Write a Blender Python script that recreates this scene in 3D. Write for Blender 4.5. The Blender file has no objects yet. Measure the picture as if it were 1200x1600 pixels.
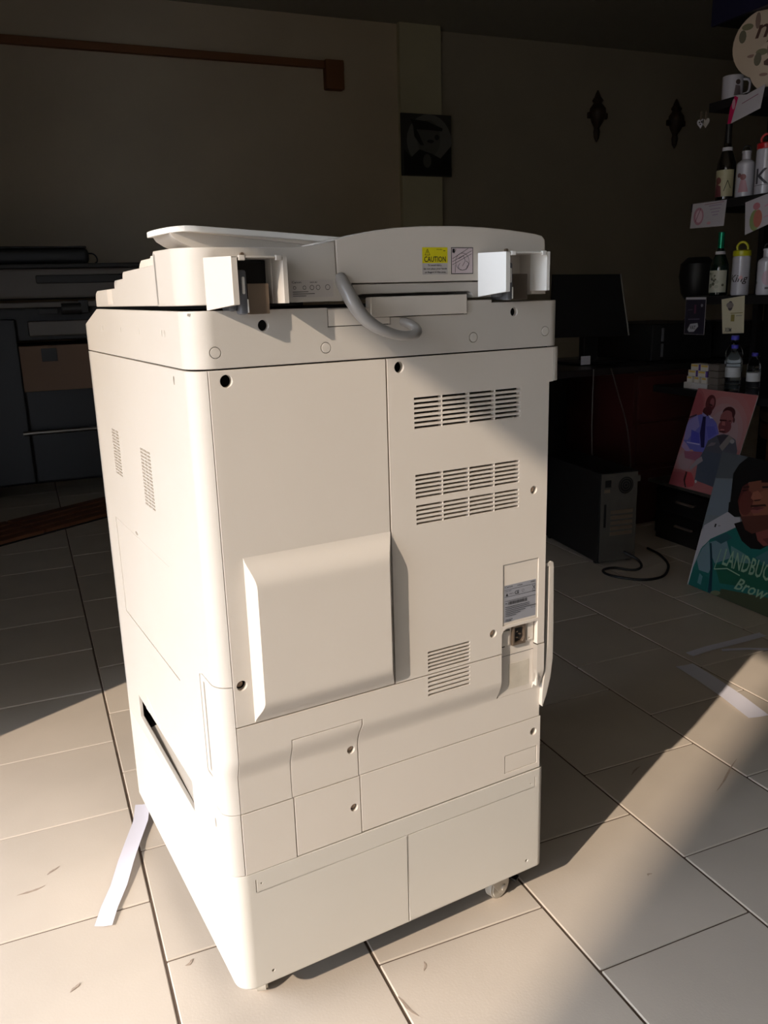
import bpy, bmesh, math, random
from mathutils import Matrix, Vector

# ---------------------------------------------------------------- camera, world, sun, exposure
sc = bpy.context.scene
COL = sc.collection
TH = math.radians(6.3)                      # the machine stands turned by this angle in the room
ROOM = Matrix.Rotation(TH, 4, 'Z')          # machine coordinates -> room (world) coordinates

def setup_camera():
    f, C = 1312.73, Vector((-0.2957, -1.0021, 1.068))
    yaw, pit, rol = 0.5068, -0.2525, -0.0295
    fw = Vector((math.sin(yaw)*math.cos(pit), math.cos(yaw)*math.cos(pit), math.sin(pit)))
    r = fw.cross(Vector((0, 0, 1))).normalized(); u = r.cross(fw)
    r2 = r*math.cos(rol)+u*math.sin(rol); u2 = -r*math.sin(rol)+u*math.cos(rol)
    m = Matrix(((r2.x, u2.x, -fw.x, C.x), (r2.y, u2.y, -fw.y, C.y), (r2.z, u2.z, -fw.z, C.z), (0, 0, 0, 1)))
    cd = bpy.data.cameras.new('camera'); cd.sensor_fit = 'VERTICAL'; cd.sensor_height = 24.0
    cd.lens = f/1600*24.0; cd.clip_start = 0.02; cd.clip_end = 200
    o = bpy.data.objects.new('camera', cd); COL.objects.link(o); o.matrix_world = ROOM @ m
    sc.camera = o
setup_camera()

w = bpy.data.worlds.new('sky'); sc.world = w; w.use_nodes = True
bgn = w.node_tree.nodes['Background']; bgn.inputs['Color'].default_value = (0.86, 0.95, 1.10, 1); bgn.inputs['Strength'].default_value = 5.9

sl = bpy.data.lights.new('sun', 'SUN'); sl.energy = 3.95; sl.color = (1.0, 0.84, 0.68); sl.angle = math.radians(0.6)
so = bpy.data.objects.new('sun', sl); COL.objects.link(so)
SUN = Vector((1.0, 0.40, -0.65))
so.matrix_world = ROOM @ SUN.to_track_quat('-Z', 'Y').to_matrix().to_4x4()

sc.view_settings.view_transform = 'Standard'; sc.view_settings.look = 'None'
sc.view_settings.exposure = 0.0; sc.view_settings.gamma = 1.0; sc.view_settings.use_curve_mapping = False
sc.cycles.max_bounces = 8; sc.cycles.diffuse_bounces = 4

# ---------------------------------------------------------------- materials
MATS = {}
def mat(name, col, rough=0.5, metal=0.0, spec=0.5, noise=0.0, nscale=8.0, bump=0.0, bscale=200.0, trans=0.0, rand=0.0, coat=0.0):
    if name in MATS: return MATS[name]
    m = bpy.data.materials.new(name); m.use_nodes = True; nt = m.node_tree; b = nt.nodes['Principled BSDF']
    b.inputs['Base Color'].default_value = (*col, 1); b.inputs['Roughness'].default_value = rough
    b.inputs['Metallic'].default_value = metal; b.inputs['Specular IOR Level'].default_value = spec
    b.inputs['Transmission Weight'].default_value = trans; b.inputs['Coat Weight'].default_value = coat
    tc = nt.nodes.new('ShaderNodeTexCoord')
    last = None
    if noise > 0:
        n = nt.nodes.new('ShaderNodeTexNoise'); n.inputs['Scale'].default_value = nscale; n.inputs['Detail'].default_value = 6
        nt.links.new(tc.outputs['Object'], n.inputs['Vector'])
        mr = nt.nodes.new('ShaderNodeMapRange'); mr.inputs[1].default_value = .3; mr.inputs[2].default_value = .7
        mr.inputs[3].default_value = 1-noise; mr.inputs[4].default_value = 1+noise*.6
        nt.links.new(n.outputs['Fac'], mr.inputs[0]); last = mr.outputs[0]
    if rand > 0:
        oi = nt.nodes.new('ShaderNodeObjectInfo'); mr = nt.nodes.new('ShaderNodeMapRange')
        mr.inputs[3].default_value = 1-rand; mr.inputs[4].default_value = 1+rand
        nt.links.new(oi.outputs['Random'], mr.inputs[0])
        if last is None: last = mr.outputs[0]
        else:
            mm = nt.nodes.new('ShaderNodeMath'); mm.operation = 'MULTIPLY'; nt.links.new(last, mm.inputs[0]); nt.links.new(mr.outputs[0], mm.inputs[1]); last = mm.outputs[0]
    if last is not None:
        vm = nt.nodes.new('ShaderNodeVectorMath'); vm.operation = 'SCALE'; vm.inputs[0].default_value = col
        nt.links.new(last, vm.inputs['Scale']); nt.links.new(vm.outputs[0], b.inputs['Base Color'])
    if bump > 0:
        n = nt.nodes.new('ShaderNodeTexNoise'); n.inputs['Scale'].default_value = bscale
        nt.links.new(tc.outputs['Object'], n.inputs['Vector'])
        bp = nt.nodes.new('ShaderNodeBump'); bp.inputs['Strength'].default_value = bump; bp.inputs['Distance'].default_value = .001
        nt.links.new(n.outputs['Fac'], bp.inputs['Height']); nt.links.new(bp.outputs[0], b.inputs['Normal'])
    MATS[name] = m; return m

def srgb(r, g, b):
    f = lambda c: (c/255/12.92) if c <= 10 else (((c/255)+.055)/1.055)**2.4
    return (f(r), f(g), f(b))
M_BODY = mat('cream plastic', srgb(204, 198, 190), .42, spec=.35, noise=.025, nscale=5, bump=.12, bscale=900)
M_COVER = mat('greyed cream plastic', srgb(221, 213, 203), .45, spec=.3, noise=.02, nscale=4, bump=.12, bscale=900)
M_CAB = mat('pale painted steel', srgb(212, 207, 198), .40, spec=.35, noise=.02, nscale=4)
M_WHITE = mat('white plastic', srgb(245, 244, 240), .35)
M_CORE = mat('dark inner frame', (.012, .010, .009), .8)
M_BLACK = mat('black plastic', (.008, .008, .009), .45)
M_STEEL = mat('bracket steel', srgb(150, 132, 115), .38, metal=.7, noise=.1, nscale=20)
M_ALU = mat('smoked plastic', srgb(120, 122, 128), .3, metal=.3)
M_CABLE = mat('grey vinyl sleeve', srgb(150, 146, 142), .28, coat=.3)
M_DKCABLE = mat('dark cable sheath', srgb(70, 66, 62), .35)
M_STICK = mat('silver grey sticker', srgb(150, 152, 160), .35)
M_INK = mat('black print', (.012, .012, .014), .6)
M_YEL = mat('yellow print', srgb(226, 214, 26), .5)
M_LABEL = mat('grey label film', srgb(196, 190, 186), .35)
M_PINK = mat('pinkish label film', srgb(214, 198, 202), .4)
M_STAIN = mat('faint dust stain', srgb(206, 198, 184), .7, noise=.12, nscale=40)

# ---------------------------------------------------------------- mesh helpers
def link(name, me, m=None, parent=None, smooth=35):
    me.name = name
    if m is not None and not me.materials: me.materials.append(m)
    o = bpy.data.objects.new(name, me); COL.objects.link(o)
    if parent is not None: o.parent = parent
    return o
def finish(bm, smooth=35):
    bmesh.ops.remove_doubles(bm, verts=bm.verts, dist=1e-6)
    bmesh.ops.recalc_face_normals(bm, faces=bm.faces)
    for f in bm.faces: f.smooth = True
    a = math.radians(smooth)
    for e in bm.edges: e.smooth = len(e.link_faces) == 2 and e.calc_face_angle(3.0) < a
    # area-weighted vertex normals, so that wide flat faces stay flat beside their rounded edges
    bm.normal_update(); nor = []
    for v in bm.verts: v.index
    bm.verts.index_update(); bm.faces.index_update()
    for f in bm.faces:
        for l in f.loops:
            n = Vector((0, 0, 0)); seen = {f.index}; st = [f]
            while st:
                g = st.pop(); n += g.normal*(g.calc_area()+1e-12)
                for e in g.edges:
                    if l.vert in e.verts and e.smooth:
                        for h in e.link_faces:
                            if h.index not in seen and f.normal.dot(h.normal) > .0: seen.add(h.index); st.append(h)
            nor.append(n.normalized())
    me = bpy.data.meshes.new('m'); bm.to_mesh(me); bm.free()
    me.normals_split_custom_set([tuple(n) for n in nor])
    return me
def tag(o, label=None, cat=None, group=None, kind=None):
    if label: o['label'] = label
    if cat: o['category'] = cat
    if group: o['group'] = group
    if kind: o['kind'] = kind
    return o
def thing(name, label, cat, loc=(0, 0, 0), rz=0, group=None):
    o = bpy.data.objects.new(name, None); COL.objects.link(o); o.location = loc; o.rotation_euler = (0, 0, rz)
    o.empty_display_size = .05
    return tag(o, label, cat, group)
def dup(root):
    r = root.copy(); COL.objects.link(r)
    for ch in list(root.children):
        c = ch.copy(); COL.objects.link(c); c.parent = r
        for g in list(ch.children):
            d = g.copy(); COL.objects.link(d); d.parent = c
    return r
def area(p): return sum(p[i][0]*p[(i+1) % len(p)][1]-p[(i+1) % len(p)][0]*p[i][1] for i in range(len(p)))/2
def rect(a0, b0, a1, b1): return [(a0, b0), (a1, b0), (a1, b1), (a0, b1)]
def rrect(a0, b0, a1, b1, r, n=4, corners=(1, 1, 1, 1)):
    out = []
    for k, (cx, cy, t) in enumerate(((a0+r, b0+r, 180), (a1-r, b0+r, 270), (a1-r, b1-r, 0), (a0+r, b1-r, 90))):
        if corners[k]:
            for i in range(n+1):
                q = math.radians(t+90*i/n); out.append((cx+r*math.cos(q), cy+r*math.sin(q)))
        else: out.append(((a0, a1, a1, a0)[k], (b0, b0, b1, b1)[k]))
    return out
def circ(x, y, r, n=18, ry=None): return [(x+r*math.cos(2*math.pi*i/n), y+(ry or r)*math.sin(2*math.pi*i/n)) for i in range(n)]
def stroke(p, q, wd):
    d = Vector((q[0]-p[0], q[1]-p[1])); n = Vector((-d.y, d.x)).normalized()*wd/2
    return [(p[0]+n.x, p[1]+n.y), (p[0]-n.x, p[1]-n.y), (q[0]-n.x, q[1]-n.y), (q[0]+n.x, q[1]+n.y)]

def plate_bm(outer, holes=(), t=.004, bevel=.0, cuts_a=(), cuts_b=(), fn=None):
    """flat outline with real holes, given thickness; (a, b, depth) then goes through fn"""
    cu = bpy.data.curves.new('c', 'CURVE'); cu.dimensions = '2D'; cu.fill_mode = 'BOTH'
    cu.extrude = max(t/2-bevel, 0); cu.bevel_depth = bevel; cu.bevel_resolution = 1; cu.offset = -bevel
    for k, poly in enumerate([outer]+list(holes)):
        p = list(poly)
        if (area(p) > 0) != (k == 0): p.reverse()
        s = cu.splines.new('POLY'); s.points.add(len(p)-1); s.use_cyclic_u = True
        for i, (x, y) in enumerate(p): s.points[i].co = (x, y, 0, 1)
    o = bpy.data.objects.new('c', cu); COL.objects.link(o)
    dg = bpy.context.evaluated_depsgraph_get()
    me = bpy.data.meshes.new_from_object(o.evaluated_get(dg))
    bpy.data.objects.remove(o); bpy.data.curves.remove(cu)
    bm = bmesh.new(); bm.from_mesh(me); bpy.data.meshes.remove(me)
    bmesh.ops.remove_doubles(bm, verts=bm.verts, dist=1e-6)
    for c in cuts_a: bmesh.ops.bisect_plane(bm, geom=bm.verts[:]+bm.edges[:]+bm.faces[:], plane_co=(c, 0, 0), plane_no=(1, 0, 0))
    for c in cuts_b: bmesh.ops.bisect_plane(bm, geom=bm.verts[:]+bm.edges[:]+bm.faces[:], plane_co=(0, c, 0), plane_no=(0, 1, 0))
    for v in bm.verts:
        a, b, d = v.co.x, v.co.y, t/2-v.co.z
        v.co = Vector(fn(a, b, d)) if fn else Vector((a, d, b))
    return bm
def plate(name, parent, m, outer, holes=(), t=.004, bevel=.0008, cuts_a=(), cuts_b=(), fn=None, smooth=35):
    return link(name, finish(plate_bm(outer, holes, t, bevel, cuts_a, cuts_b, fn), smooth), m, parent)
def bx(bm, x0, x1, y0, y1, z0, z1, bevel=0.0, seg=2):
    r = bmesh.ops.create_cube(bm, size=1.0)
    for v in r['verts']: v.co = Vector((x0+(v.co.x+.5)*(x1-x0), y0+(v.co.y+.5)*(y1-y0), z0+(v.co.z+.5)*(z1-z0)))
    if bevel > 0:
        es = list({e for v in r['verts'] for e in v.link_edges})
        bmesh.ops.bevel(bm, geom=es, offset=bevel, segments=seg, profile=.5, affect='EDGES')
def box(name, parent, m, x0, x1, y0, y1, z0, z1, bevel=.001, seg=2):
    bm = bmesh.new(); bx(bm, x0, x1, y0, y1, z0, z1, bevel, seg); return link(name, finish(bm), m, parent)
def lathe_bm(bm, prof, n=24, c=(0, 0)):
    rings = []
    for r, z in prof:
        rings.append([bm.verts.new((c[0]+max(r, 1e-5)*math.cos(2*math.pi*i/n), c[1]+max(r, 1e-5)*math.sin(2*math.pi*i/n), z)) for i in range(n)])
    for a, b in zip(rings, rings[1:]):
        for i in range(n): bm.faces.new((a[i], a[(i+1) % n], b[(i+1) % n], b[i]))
    bm.faces.new(rings[0][::-1]); bm.faces.new(rings[-1])
def lathe(name, parent, m, prof, n=24, c=(0, 0), smooth=40):
    bm = bmesh.new(); lathe_bm(bm, prof, n, c); return link(name, finish(bm, smooth), m, parent)
def cyl_bm(bm, c, axis, r, h, n=20, r2=None):
    res = bmesh.ops.create_cone(bm, cap_ends=True, segments=n, radius1=r, radius2=r if r2 is None else r2, depth=h)
    q = Vector(axis).to_track_quat('Z', 'Y').to_matrix().to_4x4()
    bmesh.ops.transform(bm, matrix=Matrix.Translation(c) @ q, verts=res['verts'])
def tube(name, parent, m, pts, r, cyc=False, flat=None):
    cu = bpy.data.curves.new('t', 'CURVE'); cu.dimensions = '3D'; cu.bevel_depth = 1.0; cu.bevel_resolution = 4; cu.resolution_u = 8; cu.use_fill_caps = True
    s = cu.splines.new('BEZIER'); s.bezier_points.add(len(pts)-1); s.use_cyclic_u = cyc
    for i, p in enumerate(pts):
        b = s.bezier_points[i]; b.co = p[:3]; b.radius = p[3] if len(p) > 3 else r; b.handle_left_type = b.handle_right_type = 'AUTO'
    o = bpy.data.objects.new('t', cu); COL.objects.link(o)
    me = bpy.data.meshes.new_from_object(o.evaluated_get(bpy.context.evaluated_depsgraph_get()))
    bpy.data.objects.remove(o); bpy.data.curves.remove(cu)
    bm = bmesh.new(); bm.from_mesh(me); bpy.data.meshes.remove(me)
    return link(name, finish(bm, 50), m, parent)

class Print:
    """flat print: thin layers of colour on a sheet, (a right, b up)"""
    def __init__(self): self.bm = bmesh.new(); self.mats = []; self.k = 0
    def mi(self, m):
        if isinstance(m, tuple): m = mat('ink %02x%02x%02x' % m, srgb(*m), .45)
        if m not in self.mats: self.mats.append(m)
        return self.mats.index(m)
    def poly(self, pts, m):
        self.k += 1; i = self.mi(m)
        if area(pts) < 0: pts = pts[::-1]
        vs = [self.bm.verts.new((p[0], -self.k*.00006, p[1])) for p in pts]
        f = self.bm.faces.new(vs); f.material_index = i
    def line(self, pts, wd, m):
        for p, q in zip(pts, pts[1:]): self.poly(stroke(p, q, wd), m); self.k -= 1
        self.k += 1
    def text(self, s, a, b, wd, ht, m, shear=0):
        cu = bpy.data.curves.new('x', 'FONT'); cu.body = s; cu.resolution_u = 2; cu.shear = shear; cu.offset = .012
        o = bpy.data.objects.new('x', cu); COL.objects.link(o)
        me = bpy.data.meshes.new_from_object(o.evaluated_get(bpy.context.evaluated_depsgraph_get()))
        bpy.data.objects.remove(o); bpy.data.curves.remove(cu)
        xs = [v.co.x for v in me.vertices]; ys = [v.co.y for v in me.vertices]
        if not xs: return
        x0, x1, y0, y1 = min(xs), max(xs), min(ys), max(ys); self.k += 1; i = self.mi(m)
        vs = [self.bm.verts.new((a+(v.co.x-x0)/(x1-x0)*wd, -self.k*.00006, b+(v.co.y-y0)/(y1-y0)*ht)) for v in me.vertices]
        for p in me.polygons:
            try: f = self.bm.faces.new([vs[j] for j in p.vertices]); f.material_index = i
            except ValueError: pass
        bpy.data.meshes.remove(me)
    def build(self, name, parent, fn=None):
        if fn:
            for v in self.bm.verts: v.co = Vector(fn(v.co.x, v.co.z, v.co.y))
        for f in self.bm.faces: f.normal_update()
        me = bpy.data.meshes.new('p'); self.bm.to_mesh(me); self.bm.free()
        for m in self.mats: me.materials.append(m)
        return link(name, me, None, parent)

# ---------------------------------------------------------------- the room
M_WALL = mat('cream wall paint', srgb(206, 190, 164), .9, noise=.08, nscale=1.5, bump=.3, bscale=60)
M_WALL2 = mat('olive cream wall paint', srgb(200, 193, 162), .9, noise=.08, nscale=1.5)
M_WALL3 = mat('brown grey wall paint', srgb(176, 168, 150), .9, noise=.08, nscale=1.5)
M_CEIL = mat('ceiling boards', srgb(170, 168, 156), .9, noise=.05, nscale=1.0)
M_GROUT = mat('cement grout', srgb(100, 84, 72), .95, noise=.3, nscale=30)
M_TILE = mat('beige porcelain tile', srgb(204, 192, 178), .42, spec=.35, noise=.085, nscale=3.2, rand=.05, bump=.15, bscale=250)
M_DARKWOOD = mat('dark red stained wood', srgb(66, 28, 26), .4, noise=.25, nscale=6)

def structure(name, m, *b, bevel=0):
    return tag(box(name, None, m, *b, bevel=bevel), kind='structure')
JV = 1.161+0.507/.950*(-1.0+.354)             # where the jamb must stand for its shadow to fall as it does
floor = structure('floor', M_GROUT, -1.2, 6.9, -3.3, 5.4, -.12, -.0028)
structure('wall_back', M_WALL, -1.2, 2.66, 5.25, 5.4, 0, 3.0)
structure('wall_back_recess', M_WALL3, 3.0, 6.9, 5.31, 5.45, 0, 3.0).name = 'wall_back'
structure('trim_1', M_WALL2, 2.66, 3.0, 5.2, 5.4, 0, 3.0)
M_WDARK = mat('brown walls and sun blockers', srgb(84, 76, 66), .9)
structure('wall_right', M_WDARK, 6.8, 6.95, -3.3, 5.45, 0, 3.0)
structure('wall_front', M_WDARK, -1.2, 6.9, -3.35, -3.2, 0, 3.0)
structure('wall_left_and_sun_blockers', M_WDARK, -1.15, -1.0, JV, 5.4, 0, 3.0)
structure('wall_left_and_sun_blockers', M_WDARK, -1.15, -1.0, .12, JV, .95, 3.0)  # unseen panel, added to keep sun off the floor behind the copier
structure('wall_left_and_sun_blockers', M_WDARK, -1.15, -1.0, -.02, .12, 1.80, 3.0)  # added blocker, stops sun slipping over the scanner top
structure('wall_left_and_sun_blockers', M_WDARK, -1.15, -1.0, -.25, -.02, 1.86, 3.0)  # added blocker for stray sun passing above the document feeder
structure('wall_left_and_sun_blockers', M_WDARK, -1.15, -1.0, -3.3, -.25, 2.81, 3.0)
structure('ceiling', M_CEIL, -1.2, 6.95, -3.35, 5.45, 3.0, 3.1)
M_AWN = mat('awning underside', srgb(120, 116, 110), .8)
a = tag(box('awning', None, M_AWN, -2.40, -1.15, -4.6, 1.6, 2.815, 2.93, bevel=.005), 'flat grey canopy slab over the open shop front, outside the frame', 'awning')
M_PAVE = mat('street paving', srgb(120, 108, 94), .9, noise=.2, nscale=4)
tag(box('street_paving', None, M_PAVE, -16, -1.2, -16, 12, -.12, -.01, bevel=0), kind='structure').name = 'trim_2'
def neighbour():
    bm = bmesh.new(); bx(bm, 0, 6.5, -4, 0, 0, 6.4, 0)
    ang = math.atan2(-.950, .507)
    o = link('building', finish(bm), mat('render wall', srgb(150, 140, 125), .9, noise=.1), None)
    o.location = (-7.068, -4.138, -.01); o.rotation_euler = (0, 0, ang)
    tag(o, 'plain plastered building across the street, outside the frame', 'building')
neighbour()

def floor_tiles():
    L = .3160; pitch = .3205; pv = .3190
    def slab(k):
        bm = bmesh.new(); bx(bm, -L/2, L/2, -L/2, L/2, -.009, 0, .0018, 1); return finish(bm)
    me = slab(0); me.name = 'floor_tile'; me.materials.append(M_TILE)
    C = Vector((-.184, -1.028)); tiles = []
    hd = math.radians(22.7); F = Vector((math.sin(hd), math.cos(hd))); R = Vector((F.y, -F.x))
    for i in range(-4, 24):
        u0 = -.087+i*pitch
        off = .049 if i % 2 else .205
        for j in range(-11, 17):
            v0 = off+j*pv
            c = Vector((u0+pitch/2, v0+pv/2))
            if c.x < -1.0 or c.x > 6.7 or c.y < -3.05 or c.y > 5.15: continue
            d = c-C; z = d.dot(F); x = d.dot(R)
            tiles.append((0 if (z > .3 and abs(x) < z*.52+.35) else 1, z if z > 0 else 99, c))
    tiles.sort(key=lambda t: (t[0], t[1]))
    rest = bmesh.new()
    random.seed(4)
    for k, (a, z, c) in enumerate(tiles):
        if k < 290 and a == 0:
            o = bpy.data.objects.new('floor_tile', me); COL.objects.link(o); o.parent = floor
            o.location = (c.x, c.y, random.uniform(-.0006, .0)); o.rotation_euler = (random.uniform(-.0012, .0012), random.uniform(-.0012, .0012), random.uniform(-.002, .002))
        else: bx(rest, c.x-L/2, c.x+L/2, c.y-L/2, c.y+L/2, -.009, 0, 0)
    o = link('floor_tile', finish(rest), M_TILE, floor); o['kind'] = 'stuff'
floor_tiles()

# ---------------------------------------------------------------- the copier
CP = thing('photocopier', 'large cream office photocopier on casters, seen from its rear left corner', 'photocopier', rz=TH)
RC = .027                                     # radius of the rear left corner
ARC = RC*math.pi/2
def prof(z):                                  # lower half of the machine steps in
    t = min(max((.458-z)/.040, 0), 1); return .010*t*t*(3-2*t)
def wrap(a, b, d, r=RC, x1=None, r1=.012, shift=True):
    """a: x along the rear face; a < r runs round the left corner and on along the left side (a = r - arc length)"""
    A = r*math.pi/2
    p = prof(b) if shift else 0
    if x1 is not None and a > x1-r1:
        s = a-(x1-r1); A1 = r1*math.pi/2
        if s < A1:
            q = s/r1; return (x1-r1+(r1-d)*math.sin(q), r1-(r1-d)*math.cos(q)+p, b)
        return (x1-d, r1+(s-A1)+p, b)
    if a >= r: return (a, d+p, b)
    s = r-a
    if s <= A:
        q = s/r; k = math.cos(q)
        return (r-(r-d)*math.sin(q), r-(r-d)*math.cos(q)+p*max(k, 0)**.5*1.0, b)
    return (d, r+(s-A), b)
def sa(y, r=RC): return r-(r*math.pi/2)-(y-r)       # side coordinate y -> a
ARCCUTS = [RC-ARC*i/10 for i in range(0, 11)]
ZCUTS = [.458-.040*i/8 for i in range(9)]
def rear(name, outer, holes=(), m=None, t=.010, parent=None, bevel=.0008, cuts=()):
    return plate(name, parent or CP, m or M_COVER, outer, holes, t, bevel, (), cuts, lambda a, b, d: (a, d+prof(b), b))
# dark inner frame behind all gaps
bm = bmesh.new()
bx(bm, .012, .545, .0245, .61, .50, .984); bx(bm, .012, .545, .0345, .61, .0765, .281); bx(bm, .095, .545, .0345, .61, .281, .343); bx(bm, .012, .545, .0345, .61, .343, .5)
bx(bm, .03, .56, .012, .58, .984, 1.052)
link('inner_frame', finish(bm), M_CORE, CP)
# blocks closing the far sides
bm = bmesh.new(); bx(bm, .012, .556, .605, .628, .08, .985, .004); bx(bm, .546, .556, .03, .60, .30, .985, .001)
link('front_cover', finish(bm), M_BODY, CP)

# rear left cover
G = .0225
def hole(x, z, r=.0078): return circ(x, z, r, 20)
rear('rear_cover', [(G, .5055), (.2698, .5055), (.2698, .9845), (G, .9845)], [hole(.0445, .971), hole(.0345, .565, .0072)])
def bulge():
    bm = bmesh.new(); nx, nz = 24, 46; g = []
    sm = lambda t: (lambda q: q*q*(3-2*q))(min(max(t, 0), 1))
    for j in range(nz+1):
        z = .5065+(.7425-.5065)*j/nz
        h = .0155*sm((z-.5055)/.034)**.8*sm((.7435-z)/.042)**.8
        row = []
        for i in range(nx+1):
            f = i/nx; xl, xr = .0490, .2698
            if i <= 2: x = xl+.72*h*(i/2); y = -h*(i/2)
            elif i >= nx-2: k = (nx-i)/2; x = xr-.72*h*k; y = -h*k
            else: x = xl+.72*h+(xr-xl-1.44*h)*(i-2)/(nx-4); y = -h
            row.append(bm.verts.new((x, y-.0002, z)))
        g.append(row)
    for a, b in zip(g, g[1:]):
        for i in range(nx): bm.faces.new((a[i], a[i+1], b[i+1], b[i]))
    return link('cover_bulge', finish(bm, 30), M_COVER, CP)
bulge()
# screws deep in the round holes
def screw(x, z, y=.009, r=.0045, p=None):
    bm = bmesh.new(); cyl_bm(bm, (x, y, z), (0, -1, 0), r, .004, 14); cyl_bm(bm, (x, y-.0022, z), (0, -1, 0), r*.5, .0006, 6)
    return link('screw', finish(bm), M_STEEL, p or CP)
for x, z, y in ((.0345, .5640, .012), (.529, .767, .008), (.452, .544, .008), (.198, .413, .018), (.1995, .315, .018), (.545, .340, .020)): screw(x, z, y)

def slots(x0, x1, z0, z1, n, cols, hh=.0034, gap=.0012):
    out = []; pz = (z1-z0-hh)/(n-1); wv = (x1-x0)/cols
    for j in range(n):
        for i in range(cols):
            a0 = x0+wv*i+(gap/2 if i else 0); a1 = x0+wv*(i+1)-(gap/2 if i < cols-1 else 0)
            out.append(rect(a0, z0+pz*j, a1, z0+pz*j+hh))
    return out
NX0, NX1, NT = .4690, .5415, .5470
holes = slots(.3135, .5005, .8845, .9285, 7, 4)+slots(.3135, .4995, .7835, .8185, 6, 4)+slots(.3140, .4995, .7445, .7735, 5, 4)+slots(.3295, .4070, .5095, .5425, 6, 1)
holes += [hole(.2910, .972), hole(.529, .767, .0066), hole(.452, .544, .0066), rect(.4705, .552, .5415, .6545)]
notch = [(NX0, .5055)]+[(NX0, NT-.012)]+[(NX0+.012-.012*math.cos(q), NT-.012+.012*math.sin(q)) for q in (.4, .8, 1.2)]+[(NX0+.012, NT), (NX1, NT), (NX1, .5055)]
rear('rear_cover', [(.2722, .5055)]+notch+[(.5555, .5055), (.5555, .9328), (.5635, .9335), (.5635, .9845), (.2722, .9845)], holes, bevel=0)
rear('name_plate_panel', rect(.4712, .5525, .5407, .6538), t=.008).location = (0, .0015, 0)
# end cap wrapping the rear right corner at the top
plate('corner_cap', CP, M_BODY, rect(.5645, .9340, .5645+.012+.16, .9845), t=.009, cuts_a=[.5645+.0018*i for i in range(9)],
      fn=lambda a, b, d: wrap(a, b, d, x1=.5775, r1=.012))
# fill of right flank above the step
box('side_panel', CP, M_BODY, .5565, .5765, .17, .60, .9345, .9845, .003)

# lower rear cover with its stepped profile
LX = .0225
def lowx(z): return LX
lower = [(LX, .3665), (.0995, .3665), (.0995, .4255), (.1005, .4640), (.2145, .4640), (.2145, .455), (.2105, .440), (.2105, .3675), (.5565, .3675), (.5565, .5035), (NX1, .5035), (NX1, .434), (.5395, .4225), (.4660, .4225), (NX0, .434), (NX0, .5035), (LX, .5035)]
rear('rear_cover', lower, slots(.3290, .4070, .4690, .5005, 5, 1), cuts=ZCUTS, bevel=0)
acc = [(.1008, .3665), (.2090, .3665), (.2090, .4405), (.2130, .4555), (.2130, .4628), (.1018, .4628), (.1008, .4255)]
rear('access_cover', acc, [hole(.198, .413, .0060)], cuts=ZCUTS)
# drawer-unit row
rear('rear_cover', rect(LX, .2660, .1020, .3645))
rear('access_cover', rect(.1035, .2672, .2105, .3650), [hole(.1995, .3150, .0060)])
eb = rect(.4845, .2785, .5535, .3115)
rear('rear_cover', rect(.2120, .2680, .5600, .3658), [hole(.5450, .3400, .0066), eb])
rear('embossed_panel', rect(.4853, .2793, .5527, .3107)).location = (0, .0006, 0)

# power inlet recess
plate('inlet_recess', CP, M_COVER, rect(.4695, .4945, .5412, .5460), t=.003, bevel=0, fn=lambda a, b, d: (a, .0098+d, b))
plate('inlet_recess', CP, M_COVER, rect(.4695, .4228, .5412, .4938), t=.003, bevel=0, fn=lambda a, b, d: (a, .0098+d, b))
box('recess_wall', CP, M_COVER, NX1, NX1+.003, .0002, .012, .430, .5035, 0)
plate('dust_mark', CP, M_STAIN, rect(.490, .4330, .532, .478), t=.0003, bevel=0, fn=lambda a, b, d: (a, .0094+d, b))
S = plate('power_inlet', CP, M_STEEL, rect(.4945, .5110, .5205, .5455), [[(.4985, .516), (.5135, .516), (.5172, .521), (.5172, .536), (.5135, .541), (.4985, .541)]], t=.006, fn=lambda a, b, d: (a, .004+d, b))
box('socket_cavity', S, M_BLACK, .4950, .5200, .0092, .0098, .5120, .5445, 0)
bm = bmesh.new()
for dx, dz in ((.504, .5335), (.504, .5235), (.5105, .5285)): bx(bm, dx-.0015, dx+.0015, .0055, .0095, dz-.0008, dz+.0008)
link('contact_pin', finish(bm), M_STEEL, S)
plate('blank_plate', CP, M_COVER, rrect(.5255, .512, .5385, .5445, .003), [hole(.5300, .5165, .0012)], t=.003, fn=lambda a, b, d: (a, .0068+d, b))
plate('switch_cover', CP, M_COVER, rrect(.4750, .5130, .4905, .5385, .002), t=.003, fn=lambda a, b, d: (a, .0070+d, b))
bm = bmesh.new(); bx(bm, .4905, .4915, .009, .0099, .512, .522); bx(bm, .4905, .4915, .009, .0099, .526, .539); bx(bm, .484, .4915, .009, .0099, .5385, .5395); bx(bm, .4725, .482, .009, .0099, .5105, .5120); bx(bm, .4700, .5410, .0095, .0099, .4939, .4945)
link('dark_seam', finish(bm), M_CORE, CP)

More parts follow.
